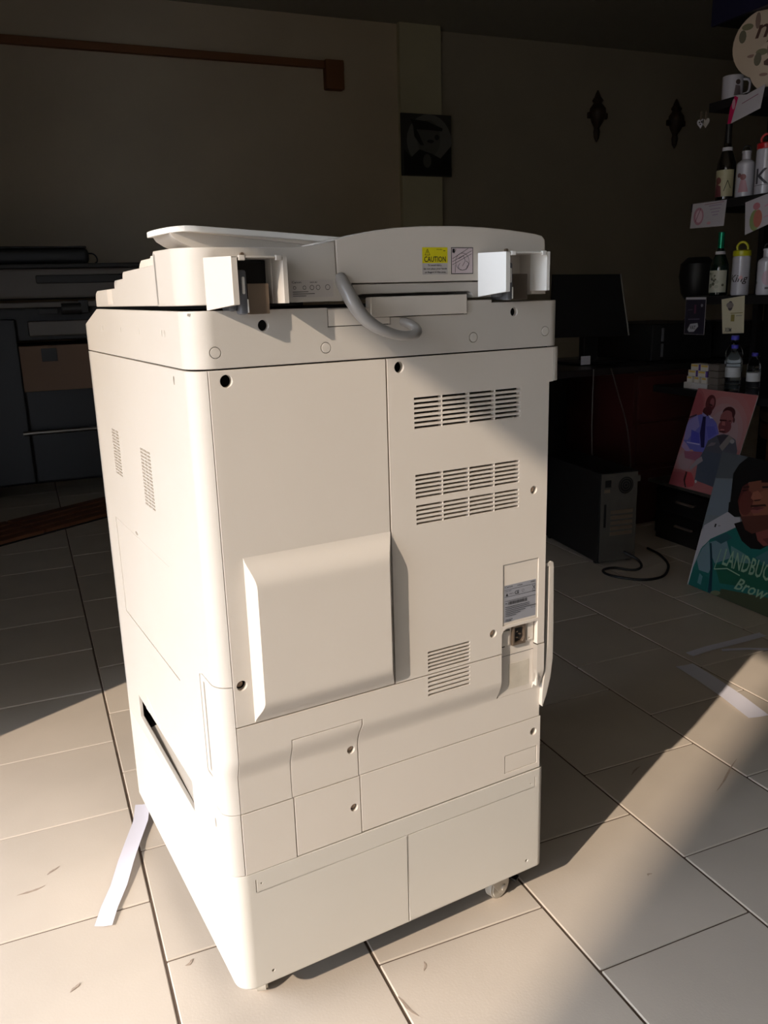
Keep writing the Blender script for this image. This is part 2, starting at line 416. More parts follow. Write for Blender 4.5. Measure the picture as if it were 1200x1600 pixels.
# left flank wrapping round the rear left corner
SY = .628
vents = []
for (y0, y1, n, cols, zt, lean) in ((.446, .500, 15, 2, .858, .0), (.238, .300, 17, 3, .852, .0)):
    for j in range(n):
        z = zt-.0054*j; wv = (y1-y0)/cols
        for c in range(cols):
            vents.append(rect(sa(y0+wv*(c+1)-.0014), z-.0033, sa(y0+wv*c+.0010), z))
side_out = [(G-.0012, .3665), (G-.0012, .5645), (sa(.068), .5645), (sa(.068), .5662), (G-.0012, .5662), (G-.0012, .9845), (sa(SY), .9845), (sa(SY), .3665)]
DOOR = (.190, .548, .5030, .6880)
slot = [rect(sa(DOOR[1]), DOOR[2], sa(DOOR[0]), DOOR[3])]
hs = rrect(sa(.0800), .4080, sa(.0560), .5620, .004)
holes = vents+slot+[hs, circ(sa(.0735), .970, .0030, 10, .006), circ(sa(.386), .6935, .010, 12, .003)]
bm_fn = lambda a, b, d: wrap(a, b, d)
plate('side_panel', CP, M_BODY, side_out, holes, t=.006, cuts_a=ARCCUTS, cuts_b=ZCUTS, fn=bm_fn, bevel=0)
bd = plate('bypass_door', CP, M_BODY, rect(sa(DOOR[1]-.0006), DOOR[2]+.0012, sa(DOOR[0]+.0006), DOOR[3]-.0016), t=.006, fn=lambda a, b, d: wrap(a, b, d+.0005), bevel=.0012)
# vertical grip strip beside the corner
hp = plate('side_handle', CP, M_BODY, rrect(sa(.0792), .4090, sa(.0568), .5610, .004), [rrect(sa(.0665), .4150, sa(.0605), .5540, .002)], t=.005, fn=lambda a, b, d: wrap(a, b, d+.0006))
plate('grip_strip', hp, mat('grey strip', srgb(96, 94, 92), .5), rect(sa(.0665), .4150, sa(.0605), .5540), t=.002, bevel=0, fn=lambda a, b, d: wrap(a, b, d+.0045))

# lower row of the flank with the paper drawer's finger scoop, down to the base
SC = (.178, .520, .2830, .3400)
plate('side_panel', CP, M_BODY, [(LX-.0012, .2665), (LX-.0012, .3650), (sa(.050), .3650), (sa(.050), .3665), (sa(SY), .3665), (sa(SY), .2650), (sa(.050), .2650), (sa(.050), .2665)],
      [[(sa(SC[1]), SC[2]+.012), (sa(SC[0]), SC[2]), (sa(SC[0]), SC[3]-.004), (sa(SC[1]), SC[3])], circ(sa(.063), .331, .0028, 8, .008)], t=.006, cuts_a=ARCCUTS, fn=bm_fn, bevel=.0006)
def scoop():
    bm = bmesh.new(); n = 10; g = []
    for i in range(n+1):
        t = i/n; z = SC[2]-.001+.024*t; x = .0035+.080*t
        g.append([bm.verts.new((x, y, z)) for y in (SC[0]-.004, SC[1]-.034)])
    for a, b in zip(g, g[1:]): bm.faces.new((a[0], a[1], b[1], b[0]))
    top = g[-1]; a = bm.verts.new((.084, SC[0]-.004, SC[3]+.002)); b = bm.verts.new((.084, SC[1]-.034, SC[3]+.002))
    bm.faces.new((top[0], top[1], b, a))
    bmesh.ops.solidify(bm, geom=bm.faces[:], thickness=-.001)
    link('finger_scoop', finish(bm, 50), M_BODY, CP)
    box('drawer_latch', CP, M_WHITE, .010, .026, SC[1]-.032, SC[1]-.006, .312, .326, .002)
scoop()
plate('shallow_dent', CP, M_COVER, [(sa(.448), .3680), (sa(.452), .3730), (sa(.360), .3500), (sa(.357), .3400)], t=.0004, bevel=0, fn=lambda a, b, d: (-.0002+d, RC+(RC-ARC-a), b))

# cabinet base
def cab_fn(a, b, d):
    x, y, z = wrap(a, b, d, x1=.5720, r1=.014, shift=False)
    zz = b
    if a > RC-ARC*.5 or True: pass
    return (x, y+(.010 if a > sa(.20) else .010*max(0, 1-(sa(.20)-a)/.3)) if y > .0 or a >= RC else y+.010, zz)
CA1 = .5720-.014+.014*math.pi/2
zb = .0700
strip = [rect(.0360, .2318, .0368, .2530), rect(.0372, .2314, .2905, .2322), rect(.2925, .2314, .5500, .2322), rect(.5503, .2322, .5510, .2510), rect(.2908, .0705, .2922, .2312)]
cabh = strip+[circ(.053, .0885, .0022, 10), circ(.535, .0890, .0026, 10), circ(.0445, .2450, .0012, 8), circ(.542, .2400, .0012, 8)]
cab = plate('base_cabinet', CP, M_CAB, [(sa(SY), zb), (CA1+.55, zb), (CA1+.55, .2650), (sa(SY), .2650)], cabh, t=.006,
      cuts_a=[RC-ARC*i/10 for i in range(11)]+[.558+.0025*i for i in range(9)]+[sa(.20), sa(.35), sa(.5)], fn=cab_fn, bevel=.0010)
box('inner_frame', CP, M_CORE, .020, .552, .030, .61, .0745, .262, 0)
def caster(x, y, ang, lever=False):
    e = bpy.data.objects.new('caster', None); COL.objects.link(e); e.parent = cab; e.location = (x, y, 0); e.rotation_euler = (0, 0, ang)
    mw = mat('grey nylon wheel', srgb(196, 190, 178), .45)
    bm = bmesh.new(); cyl_bm(bm, (.012, 0, .0250), (0, 1, 0), .0250, .020, 28)
    bmesh.ops.bevel(bm, geom=[ed for ed in bm.edges if abs(ed.verts[0].co.y-ed.verts[1].co.y) < 1e-6], offset=.003, segments=2, affect='EDGES')
    me_w = finish(bm)
    bm = bmesh.new()
    for s in (-1, 1):
        pts = [(-.020, .062), (.022, .062), (.022, .020), (.012, .012), (.002, .018), (-.020, .048)]
        vs = [[bm.verts.new((px, s*.014+dy, pz)) for px, pz in pts] for dy in (-.0012, .0012)]
        bm.faces.new(vs[0]); bm.faces.new(vs[1][::-1])
        for i in range(6): bm.faces.new((vs[0][i], vs[0][(i+1) % 6], vs[1][(i+1) % 6], vs[1][i]))
    bx(bm, -.024, .024, -.017, .017, .060, .071, .002); cyl_bm(bm, (.012, 0, .025), (0, 1, 0), .006, .036, 12)
    me_f = finish(bm)
    return e, me_w, me_f, mw
def add_caster(x, y, ang, lever):
    # one mesh per caster piece, direct sub-parts of the cabinet
    e, mw_, mf_, mw = caster(x, y, ang, lever)
    bpy.data.objects.remove(e)
    T = Matrix.Translation((x, y, 0)) @ Matrix.Rotation(ang, 4, 'Z')
    for me, nm, mm in ((mw_, 'caster_wheel', mw), (mf_, 'caster_fork', mat('fork enamel', srgb(205, 198, 186), .4))):
        me.transform(T); link(nm, me, mm, cab)
    if lever:
        bm = bmesh.new(); bx(bm, -.008, .008, -.012, .012, -.003, .003, .002); me = finish(bm)
        me.transform(Matrix.Translation((x+.052, y+.012, .018)) @ Matrix.Rotation(ang+.3, 4, 'Z') @ Matrix.Rotation(.2, 4, 'X')); link('brake_lever', me, M_BLACK, cab)
add_caster(.492, .052, .25, True); add_caster(.052, .070, 1.2, False); add_caster(.045, .585, .6, False); add_caster(.52, .585, .9, False)

# bulging guard on the far right flank
gd = [(.5585, .386), (.5665, .406), (.5745, .436), (.5785, .470), (.5785, .520), (.5765, .632), (.5750, .6400), (.5700, .6425), (.5600, .640), (.5600, .634), (.5665, .634), (.5665, .500), (.5620, .450), (.5570, .415), (.5560, .39)]
plate('side_guard', CP, M_BODY, gd, t=.30, bevel=.0012, fn=lambda a, b, d: (a, .003+d, b))

# scanner housing
SR = .034
SARC = SR*math.pi/2
ssa = lambda y: SR-SARC-(y-SR)
SCW = lambda a, b, d: wrap(a, b, d, r=SR, x1=.5755, r1=.020, shift=False)
SE = .5755-.020+.020*math.pi/2
so_ = [(ssa(.627), .9865), (SE+.50, .9865), (SE+.50, 1.0535), (.4470, 1.0535), (.4470, 1.0575), (.4035, 1.0575), (.4035, 1.0390), (.2795, 1.0390), (.2795, 1.0300), (.1862, 1.0300), (.1862, 1.0545), (ssa(.515), 1.0590), (ssa(.627), 1.0330)]
sh = [hole(.0975, 1.036, .0068), hole(.4870, 1.039, .0062)]
for yy in (.496, .480, .348, .232, .112, .098): sh.append(circ(ssa(yy), 1.028, .0016, 8, .0045))
caps = [(.0335, 1.006), (.182, 1.004), (.415, 1.006), (.546, 1.009)]
for x, z in caps: sh.append(circ(x, z, .0071, 20))
scn = plate('scanner_housing', CP, M_BODY, so_, sh, t=.008, bevel=.0010, cuts_a=[SR-SARC*i/12 for i in range(13)]+[.5555+.0035*i for i in range(10)]+[ssa(.515)], fn=SCW)
for x, z in caps: plate('round_cap', scn, M_BODY, circ(x, z, .0065, 20), t=.006, bevel=.0006, fn=lambda a, b, d: SCW(a, b, d-.0002))
plate('scanner_top', CP, M_BODY, rect(.006, .010, .570, .52), t=.003, bevel=.0006, fn=lambda a, b, d: (a, b, 1.0535-d))
plate('cable_cover', CP, M_COVER, rect(.1872, .0, .2800, .0) and [(.1872, 1.0310), (.2785, 1.0310), (.2785, 1.0395), (.2480, 1.0395), (.2480, 1.0525), (.1872, 1.0525)], t=.008, fn=lambda a, b, d: (a, d, b))
plate('cable_cover', CP, M_COVER, rrect(.2490, 1.0400, .4022, 1.0660, .002, corners=(0, 0, 0, 1)), t=.016, bevel=.0012, fn=lambda a, b, d: (a, -.0030+d, b))

# document feeder
AF = bpy.data.objects.new('document_feeder', None); AF.empty_display_size = .05; COL.objects.link(AF); AF.parent = CP
AR = .042
AARC = AR*math.pi/2
asa = lambda y: AR-AARC-(y-AR)
def AFW(a, b, d):
    x, y, z = wrap(a, b, d, r=AR, shift=False); return (x+.001, y+.006, z)
# left base of the feeder, open bay for the hinge
LB = [(asa(.118), 1.0620), (.0540, 1.0620), (.0540, 1.1150), (.1130, 1.1150), (.1130, 1.0620), (.2145, 1.0620), (.2145, 1.0825), (.2040, 1.0825), (.2030, 1.1380), (.180, 1.1330), (.160, 1.1300), (.140, 1.1290), (.045, 1.1290), (asa(.06), 1.1300), (asa(.118), 1.1310)]
plate('feeder_body', AF, M_BODY, LB, t=.020, bevel=.0022, cuts_a=[AR-AARC*i/12 for i in range(13)], fn=AFW)
def stair():
    pts = [(.112, 1.0625), (.112, 1.129), (.126, 1.129), (.1285, 1.1145), (.300, 1.1120), (.3035, 1.1090), (.3060, 1.1025), (.360, 1.1015), (.3640, 1.0985), (.3655, 1.0900), (.500, 1.0885), (.511, 1.0850), (.5150, 1.0780), (.5165, 1.0625)]
    cu = plate_bm(pts, [], .20, .0022, fn=lambda a, b, d: (.001+d, a, b))
    link('platen_lid', finish(cu), M_BODY, AF)
    cu = plate_bm([(.150, 1.112), (.160, 1.1235), (.168, 1.1270), (.270, 1.1265), (.280, 1.122), (.290, 1.112)], [], .02, .001, fn=lambda a, b, d: (.022+d, a, b))
    link('paper_stop', finish(cu), M_COVER, AF)
    cu = plate_bm([(.125, 1.112), (.125, 1.1275), (.170, 1.1275), (.178, 1.122), (.188, 1.112)], [], .02, .001, fn=lambda a, b, d: (.010+d, a, b))
    link('paper_stop', finish(cu), M_COVER, AF)
    box('platen_lid', AF, M_BODY, .19, .553, .115, .515, 1.0625, 1.089, .003)
    plate('shallow_dent', AF, M_COVER, rect(.385, 1.066, .420, 1.0885), t=.0004, bevel=0, fn=lambda a, b, d: (.0007+d, a, b))
    box('feeder_body', AF, M_CORE, .03, .20, .075, .12, 1.063, 1.114, 0)
    box('bay_back', AF, M_CORE, .020, .198, .0265, .075, 1.063, 1.114, 0)
    box('feeder_body', AF, M_BODY, .012, .1995, .0265, .115, 1.1165, 1.1275, .001)
stair()
# right cover with its long arched back
arch = [(.2045, 1.1385), (.215, 1.1412), (.235, 1.1455), (.262, 1.1500), (.292, 1.1535), (.325, 1.1558), (.363, 1.1570), (.400, 1.1570), (.437, 1.1560), (.470, 1.1540), (.505, 1.1510), (.530, 1.1480), (.542, 1.1455), (.5480, 1.1400)]
rc = arch+[(.5515, 1.0630), (.5240, 1.0630), (.5240, 1.1195), (.4620, 1.1195), (.4620, 1.0840), (.2055, 1.0840)]
plate('feeder_cover', AF, M_COVER, rc, t=.030, bevel=.0024, fn=lambda a, b, d: (a, .006+d, b))
arch2 = [(x, z-.0012) for x, z in arch]+[(.5505, 1.086), (.2055, 1.086)]
plate('feeder_cover', AF, M_COVER, arch2, t=.40, bevel=.004, fn=lambda a, b, d: (a, .0365+d, b))
plate('feeder_lip', AF, M_BODY, [(.2190, 1.0828), (.4610, 1.0828), (.4610, 1.0610), (.4210, 1.0610), (.4175, 1.0680), (.4120, 1.0700), (.2420, 1.0700), (.2190, 1.0650)], t=.05, bevel=.0015, fn=lambda a, b, d: (a, .0085+d, b))
box('bay_back', AF, M_CORE, .455, .530, .0368, .06, 1.062, 1.12, 0)
# hinge brackets
def hinge(x0, top, bot, w_, white, tan):
    pts = [(x0, .006), (x0+.022, -.030), (x0+.029, -.030), (x0+.029, -.026), (x0+.0265, -.026), (x0+.004, .007)]
    bm = bmesh.new()
    def prism(ps, zf):
        lo = [bm.verts.new((x, y, zf(x, y)[0])) for x, y in ps]; hi = [bm.verts.new((x, y, zf(x, y)[1])) for x, y in ps]
        bm.faces.new(lo[::-1]); bm.faces.new(hi)
        for i in range(len(ps)): j = (i+1) % len(ps); bm.faces.new((lo[i], lo[j], hi[j], hi[i]))
    prism(pts, lambda x, y: (bot+(.006 if y < -.02 else 0), top))
    link('hinge_cover', finish(bm, 25), white, AF); bm = bmesh.new()
    xr = x0+w_
    prism([(xr, .007), (xr+.0, -.030), (xr+.0055, -.030), (xr+.0065, -.028), (xr+.0075, .007)], lambda x, y: (bot+.006, top))
    me = finish(bm, 25)
    h = link('hinge_cover', me, white, AF)
    bm = bmesh.new(); bx(bm, x0+.022, xr+.006, -.030, .007, top-.0018, top, .0005)
    for dx in (.031, w_-.009): bx(bm, x0+dx, x0+dx+.008, -.031, -.026, top-.005, top+.001, .001)
    link('hinge_cap', finish(bm), white, AF)
    a0 = x0+.046
    bm = bmesh.new(); bx(bm, a0, a0+.027, -.014, .004, bot-.006, bot+.030, .001)
    link('hinge_plate', finish(bm), tan, AF)
    bm = bmesh.new(); bx(bm, a0-.011, a0-.001, -.016, .024, bot-.006, bot+.046, .003); bx(bm, a0-.022, a0-.011, -.006, .024, bot-.002, bot+.044, .004)
    link('hinge_arm', finish(bm), M_ALU, AF)
    bm = bmesh.new(); bx(bm, a0-.008, a0-.0045, -.0185, -.0155, bot+.018, bot+.038, .0012); bx(bm, a0-.002, a0-.0005, -.0165, -.0135, bot-.004, bot+.012, .0005)
    link('hinge_pin', finish(bm), M_WHITE, AF)
    bm = bmesh.new(); cyl_bm(bm, (x0+.048, .004, top+.0035), (0, -1, 0), .0025, .004, 12)
    link('screw', finish(bm), M_STEEL, AF)
hinge(.0290, 1.1170, 1.0560, .0865, M_BODY, M_STEEL)
hinge(.4270, 1.1215, 1.0620, .0945, M_WHITE, mat('dark bracket', srgb(84, 74, 64), .45, metal=.3))

# tilted originals tray
def tray():
    R = [(-.045, 0), (0, 0)]
    outline = []
    x0, x1, y0, y1 = .008, .262, .100, .215
    for i in range(9): q = math.pi+math.pi/2*i/8; outline.append((x0+.05+.05*math.cos(q), y0+.05+.05*math.sin(q)))
    outline += [(x1, y0), (x1, y1)]
    for i in range(5): q = math.pi/2+math.pi/2*i/4; outline.append((x0+.05+.05*math.cos(q), y1-.05+.05*math.sin(q)))
    def zt(x): t = (x-.045)/.21; return 1.1615-.012*max(t, 0)-.001*max(t, 0)**2-.9*min(x-.045, 0)**2*3
    bm = plate_bm(outline, [], .0075, .0012, cuts_a=[.0+.02*i for i in range(13)], fn=lambda a, b, d: (a, b, zt(a)-d))
    t = link('document_tray', finish(bm), M_WHITE, AF)
    bm = plate_bm([(.022, 1.1535), (.026, 1.147), (.036, 1.1405), (.052, 1.134), (.075, 1.1285), (.240, 1.1285), (.240, 1.146), (.150, 1.1505), (.045, 1.156)], [], .085, .002, fn=lambda a, b, d: (a, .112+d, b))
    link('tray_support', finish(bm), M_BODY, t)
    bm = plate_bm([(.050, 1.1535), (.225, 1.1375), (.242, 1.1375), (.242, 1.146), (.150, 1.1525), (.050, 1.1575)], [], .008, .0005, fn=lambda a, b, d: (a, .108+d, b))
    link('tray_rib', finish(bm), M_COVER, t)
tray()

# data cable from feeder to scanner
C1 = tube('feeder_cable', CP, M_CABLE, [(.2105, .010, 1.092, .0085), (.2115, -.003, 1.079, .0095), (.2155, -.014, 1.062, .0098), (.2250, -.021, 1.044, .0092), (.2400, -.026, 1.030, .0082), (.2560, -.029, 1.022, .0072), (.2740, -.030, 1.0165, .0066), (.2900, -.030, 1.0150, .0066), (.3030, -.027, 1.0180, .0068), (.3080, -.018, 1.0235, .0066), (.3030, -.008, 1.0300, .0060), (.2970, .004, 1.0335, .0058)], .008)

# --- labels on the machine
flat = lambda y: (lambda a, b, d: (a, y+d, b))
P = Print(); P.poly(rect(.3345, 1.0935, .3755, 1.1290), M_LABEL); P.poly(rect(.3345, 1.1085, .3755, 1.1290), M_YEL)
P.line([(.3390, 1.1190), (.3430, 1.1270), (.3470, 1.1190), (.3390, 1.1190)], .0006, M_INK); P.line([(.3430, 1.1210), (.3430, 1.1245)], .0007, M_INK)
P.text('CAUTION', .3375, 1.1100, .0350, .0072, M_INK); P.text('FC2-3456', .358, 1.1255, .0085, .0012, M_INK); P.line([(.3685, 1.1245), (.3720, 1.1245)], .0008, M_INK)
P.text('To avoid injury,', .3430, 1.1040, .0230, .0028, M_INK); P.text('do not place your hands', .3365, 1.0993, .0375, .0028, M_INK); P.text('or fingers in this area.', .3380, 1.0948, .0345, .0028, M_INK)
P.build('caution_label', AF, flat(.0057))
P = Print(); P.poly(rect(.3815, 1.0935, .4185, 1.1290), M_INK); P.poly(rect(.3825, 1.0945, .4175, 1.1280), M_PINK)
for l in ([(.3835, 1.110), (.416, 1.1245)], [(.3835, 1.106), (.416, 1.1205)], [(.3835, 1.114), (.41, 1.1275)], [(.394, 1.114), (.402, 1.118), (.405, 1.111), (.400, 1.104)], [(.388, 1.106), (.388, 1.0955)], [(.396, 1.108), (.393, 1.104), (.3945, 1.100), (.400, 1.0985), (.407, 1.100), (.4085, 1.105)], [(.406, 1.111), (.411, 1.108), (.408, 1.101)], [(.386, 1.121), (.3895, 1.1265)]): P.line(l, .0006, M_INK)
cc = circ(.400, 1.110, .0115, 20); P.line(cc+[cc[0]], .0005, M_INK); P.poly(rect(.3835, 1.122, .3870, 1.1270), M_INK)
P.build('pinch_warning_label', AF, flat(.0057))
P = Print(); P.poly(rect(.1395, 1.0680, .1985, 1.0895), M_LABEL)
P.text('Canon', .1410, 1.0855, .0130, .0026, M_INK); P.text('DADF-AB1', .166, 1.0855, .010, .0018, M_INK)
for x, r in ((.1445, .0018), (.158, .0022), (.1685, .0028), (.177, .0028), (.1905, .0032)):
    c = circ(x, 1.0800, r, 12); P.line(c+[c[0]], .0006, M_INK)
for z, x1 in ((1.0750, .163), (1.0725, .172), (1.0700, .160)): P.line([(.1415, z), (x1, z)], .0007, M_INK)
P.build('maker_label', AF, flat(.0055))
P = Print(); P.poly(rect(.4740, .5570, .5375, .6190), M_STICK)
P.text('Canon', .4755, .6145, .0150, .0030, M_INK); P.text('F190200', .500, .6140, .010, .0018, M_INK); P.text('iR-ADV', .527, .6150, .0085, .0020, M_INK)
for z in (.6115, .5995, .5925): P.line([(.4745, z), (.5370, z)], .0005, M_INK)
P.text('CE', .4945, .6015, .0085, .0055, M_INK); P.text('220-240V', .4760, .6085, .0125, .0014, M_INK); P.text('50/60Hz 4A', .4840, .6035, .008, .0014, M_INK)
P.poly([(.4765, .6010), (.4815, .6010), (.4790, .6060)], M_INK); c = circ(.5110, .6050, .0022, 10); P.line(c+[c[0]], .0004, M_INK)
P.line([(.530, .602), (.536, .610)], .0008, M_INK); P.line([(.530, .610), (.536, .602)], .0008, M_INK); P.poly(rect(.5305, .5995, .5355, .6005), M_INK)
random.seed(2); x = .4810
while x < .519:
    ww = random.choice((.0004, .0008, .0012)); P.poly(rect(x, .5860, x+ww, .5912), M_INK); P.k -= 1; x += ww+random.choice((.0004, .0007))
P.k += 1; P.line([(.4755, .5888), (.4790, .5888)], .0012, M_INK)
for z, x1 in ((.5825, .524), (.5795, .524), (.5765, .5375), (.5735, .516), (.5705, .506), (.5675, .497)): P.line([(.4755, z), (x1, z)], .0009, M_INK)
for z, x1 in ((.5615, .490), (.5590, .487)): P.line([(.4755, z), (x1, z)], .0010, M_INK)
P.text('Made in China', .5270, .5720, .0095, .0014, M_INK)
P.build('rating_label', CP, flat(.00135))

# ---------------------------------------------------------------- paper strips on the floor
M_PAPER = mat('white paper', srgb(226, 224, 236), .7, noise=.02, nscale=10)
def strip_paper(name, label, pts, wd, wave=.006, cat='paper strip', taper=1.0):
    """pts: centre line on the floor in machine coordinates with the height of the sheet"""
    bm = bmesh.new(); rows = []
    for i, (x, y, z) in enumerate(pts):
        a = Vector(pts[max(i-1, 0)][:2]); b = Vector(pts[min(i+1, len(pts)-1)][:2]); d = (b-a).normalized(); n = Vector((-d.y, d.x))*wd/2
        rows.append([bm.verts.new((x+n.x*s, y+n.y*s, z+(.0015 if s else 0))) for s in (-1, 0, 1)])
    for a, b in zip(rows, rows[1:]):
        for i in (0, 1): bm.faces.new((a[i], a[i+1], b[i+1], b[i]))
    bmesh.ops.solidify(bm, geom=bm.faces[:], thickness=.0006)
    o = link(name, finish(bm, 60), M_PAPER, None); o.rotation_euler = (0, 0, TH)
    return tag(o, label, cat)
strip_paper('paper_strip', 'creased white paper strip on the sunlit floor left of the copier', [(.012, .668, .014), (-.005, .620, .007), (-.035, .560, .006), (-.062, .500, .010), (-.090, .440, .005), (-.118, .390, .004), (-.137, .350, .002)], .031)
strip_paper('paper_strip', 'white paper strip half in sun on the floor right of the copier', [(1.545, .545, .002), (1.525, .450, .003), (1.495, .340, .004), (1.462, .232, .002)], .058)
strip_paper('paper_strip', 'dim narrow paper strip lying in shadow behind the half-sunlit strip', [(1.615, .587, .002), (1.70, .585, .003), (1.80, .575, .003), (1.925, .568, .002)], .030)
strip_paper('paper_strip', 'thin sliver of bright paper standing at the far end of the sunbeam', [(1.720, .556, .002), (1.78, .520, .005), (1.86, .465, .004), (1.95, .40, .002)], .016)

# ---------------------------------------------------------------- wall pieces
M_PIPE = mat('brown painted duct', srgb(130, 84, 48), .6)
t = thing('wall_conduit', 'long brown painted conduit running along the cream back wall to a junction box', 'conduit', (0, 5.25, 2.68))
box('conduit_run', t, M_PIPE, -1.0, 2.14, -.045, .0, -.025, .025, .006); box('junction_box', t, M_PIPE, 2.07, 2.21, -.07, .0, -.165, .03, .008); box('conduit_elbow', t, M_PIPE, 2.14, 2.22, -.06, 0, -.05, .035, .02)
t = thing('wall_portrait', 'dark monochrome portrait print hanging on the pillar of the back wall', 'picture', (2.65, 5.185, 1.945))
box('backing_board', t, M_BLACK, 0, .425, 0, .012, 0, .44, .001)
P = Print(); g = lambda v: (v, v, v-4)
P.poly(rect(0, 0, .425, .44), g(60)); P.poly(circ(.235, .25, .19, 24), g(112)); P.poly(circ(.23, .27, .10, 24, .13), g(96))
P.poly([(.08, .40), (.22, .39), (.35, .345), (.345, .325), (.22, .33), (.11, .33)], g(26)); P.poly([(.10, .36), (.13, .33), (.19, .22), (.16, .22), (.11, .28)], g(24))
P.poly(circ(.30, .28, .02, 12), g(40)); P.poly(circ(.245, .25, .03, 12, .012), g(30)); P.poly([(.02, .01), (.02, .19), (.08, .13), (.15, .19), (.26, .16), (.33, .13), (.42, .22), (.42, .01)], g(20)); P.poly(circ(.215, .11, .035, 14, .05), g(90))
P.build('print_layer', t, lambda a, b, d: (a, -.0005+d, b))
for i, (x, z) in enumerate(((4.515, 2.47), (5.35, 2.45))):
    M_MASK = mat('dark carved wood', srgb(66, 50, 38), .5, noise=.3, nscale=20)
    t = thing('wall_ornament', ('dark carved ornament on the back wall, the clearer one nearer the pillar', 'dark carved ornament on the back wall close to the shelf')[i], 'ornament', (x, 5.30, z))
    lathe('ornament_body', t, M_MASK, [(.004, -.20), (.022, -.17), (.03, -.12), (.022, -.09), (.055, -.04), (.075, .02), (.07, .06), (.035, .10), (.05, .12), (.028, .15), (.02, .17), (.006, .20)], 14)
    box('ornament_crest', t, M_MASK, -.10, .10, -.02, .01, -.02, .03, .01)

# ---------------------------------------------------------------- the wide-format plotter far left
M_PLOT = mat('grey plotter casing', srgb(118, 110, 102), .5, noise=.08, nscale=5)
M_PLOTD = mat('dark plotter casing', srgb(44, 42, 40), .5)
t = thing('wide_format_plotter', 'dim grey wide-format plotter on black legs by the back wall at far left', 'plotter', (0, 0, 0))
bm = bmesh.new(); bx(bm, -.85, 1.5, 4.0, 4.5, 1.10, 1.26, .02); link('plotter_casing', finish(bm), M_PLOT, t)
box('top_lid', t, M_PLOTD, -.85, 1.5, 4.02, 4.45, 1.26, 1.285, .008)
box('window_slot', t, M_PLOTD, -.06, 1.45, 3.992, 4.01, 1.18, 1.225, .008)
box('roller_bar', t, M_PLOT, -.85, 1.48, 3.96, 4.02, 1.055, 1.085, .008)
bm = bmesh.new(); cyl_bm(bm, (.10, 3.95, 1.045), (1, 0, 0), .03, .10, 14); bx(bm, -.07, .03, 3.95, 4.0, 1.02, 1.05, .004); bx(bm, .14, .19, 3.95, 4.0, 1.02, 1.09, .006); link('carriage_clamp', finish(bm), M_PLOTD, t)
box('lower_panel', t, M_PLOT, -.13, 1.4, 3.97, 4.05, .905, .985, .01)
box('under_beam', t, M_PLOTD, -.80, 1.45, 4.05, 4.45, .88, 1.06, .01)
box('media_cover', t, mat('brown card', srgb(140, 110, 88), .7), -.19, 1.35, 3.98, 4.02, .61, .855, .004)
box('cover_patch', t, M_PLOTD, -.08, -.0, 3.972, 3.98, .77, .84, .002)
bm = bmesh.new(); cyl_bm(bm, (.5, 3.97, .385), (1, 0, 0), .012, 1.45, 12); link('media_rod', finish(bm), mat('dull rod', srgb(150, 146, 140), .3, metal=.8), t)
box('media_basket', t, M_BLACK, -.85, 1.45, 4.06, 4.42, .08, .86, .02); box('side_skirt', t, M_BLACK, -.85, -.19, 3.99, 4.05, .10, 1.0, .01)
for x in (-.60, 1.30):
    box('leg', t, M_BLACK, x-.05, x+.05, 4.15, 4.3, .06, .90, .01); box('foot', t, M_BLACK, x-.05, x+.05, 3.95, 4.5, .0, .06, .01)
t2 = thing('black_case', 'long black case lying on top of the grey plotter', 'case', (0, 4.22, 1.285))
box('case_body', t2, M_BLACK, -.80, .235, -.11, .11, 0, .085, .025); box('case_lid', t2, M_BLACK, -.80, .225, -.10, .10, .085, .095, .004)
tube('strap', t2, M_BLACK, [(.23, 0, .06), (.27, 0, .055), (.285, 0, .02), (.27, 0, .004)], .004)
t = thing('cable_bundle', 'dark loops of cable piled on the far end of the plotter behind the feeder', 'cable', (1.42, 4.2, 1.285))
tube('cable_coil', t, M_BLACK, [(-.10, 0, .03), (-.05, .02, .09), (0, 0, .10), (.03, .03, .04), (.0, .05, .02)], .016); tube('cable_coil', t, M_BLACK, [(.03, 0, .02), (.05, 0, .11), (.10, .01, .12), (.135, 0, .06), (.11, .03, .02)], .014)
box('coil_base', t, M_BLACK, -.2, .2, -.05, .06, 0, .03, .01)
# ribbed brown board on the floor
M_BOARD = mat('brown timber slat', srgb(120, 76, 48), .55, noise=.2, nscale=12)
t = thing('slatted_board', 'ribbed brown timber board lying across the floor at far left', 'board', (-.386, 3.07, 0), math.atan2(.50, .53)-.20)
for seg in range(2):
    for k in range(4):
        x0, x1 = ((-.55, .245), (.255, 1.3))[seg]
        box('slat', t, M_BOARD, x0, x1, .012+.088*k, .080+.088*k, .004, .022, .004)
box('backing_board', t, M_BLACK, -.55, 1.3, .0, .36, 0, .004, 0)

# ---------------------------------------------------------------- computer corner
t = thing('office_desk', 'dark red wooden desk in the shadows behind the copier', 'desk', (0, 0, 0))
box('desktop', t, mat('black desktop', (.012, .010, .010), .35), 1.75, 3.05, 1.97, 2.60, .705, .735, .004)
box('pedestal', t, M_DARKWOOD, 2.31, 2.75, 2.0, 2.55, 0, .703, .004); box('side_panel', t, M_DARKWOOD, 1.76, 1.79, 2.0, 2.55, 0, .703, .003); box('modesty_panel', t, M_BLACK, 1.79, 2.31, 2.50, 2.53, .2, .703, .002)
for z in (.06, .28, .49): box('drawer', t, M_DARKWOOD, 2.33, 2.73, 1.985, 2.0, z, z+.195, .003)
t = thing('computer_monitor', 'black monitor with a bright edge on the desk behind the copier', 'monitor', (2.25, 2.22, .735))
bm = plate_bm([(-.235, .125), (.195, .115), (.135, .395), (-.225, .40)], [], .02, .003); link('screen_housing', finish(bm), M_BLACK, t)
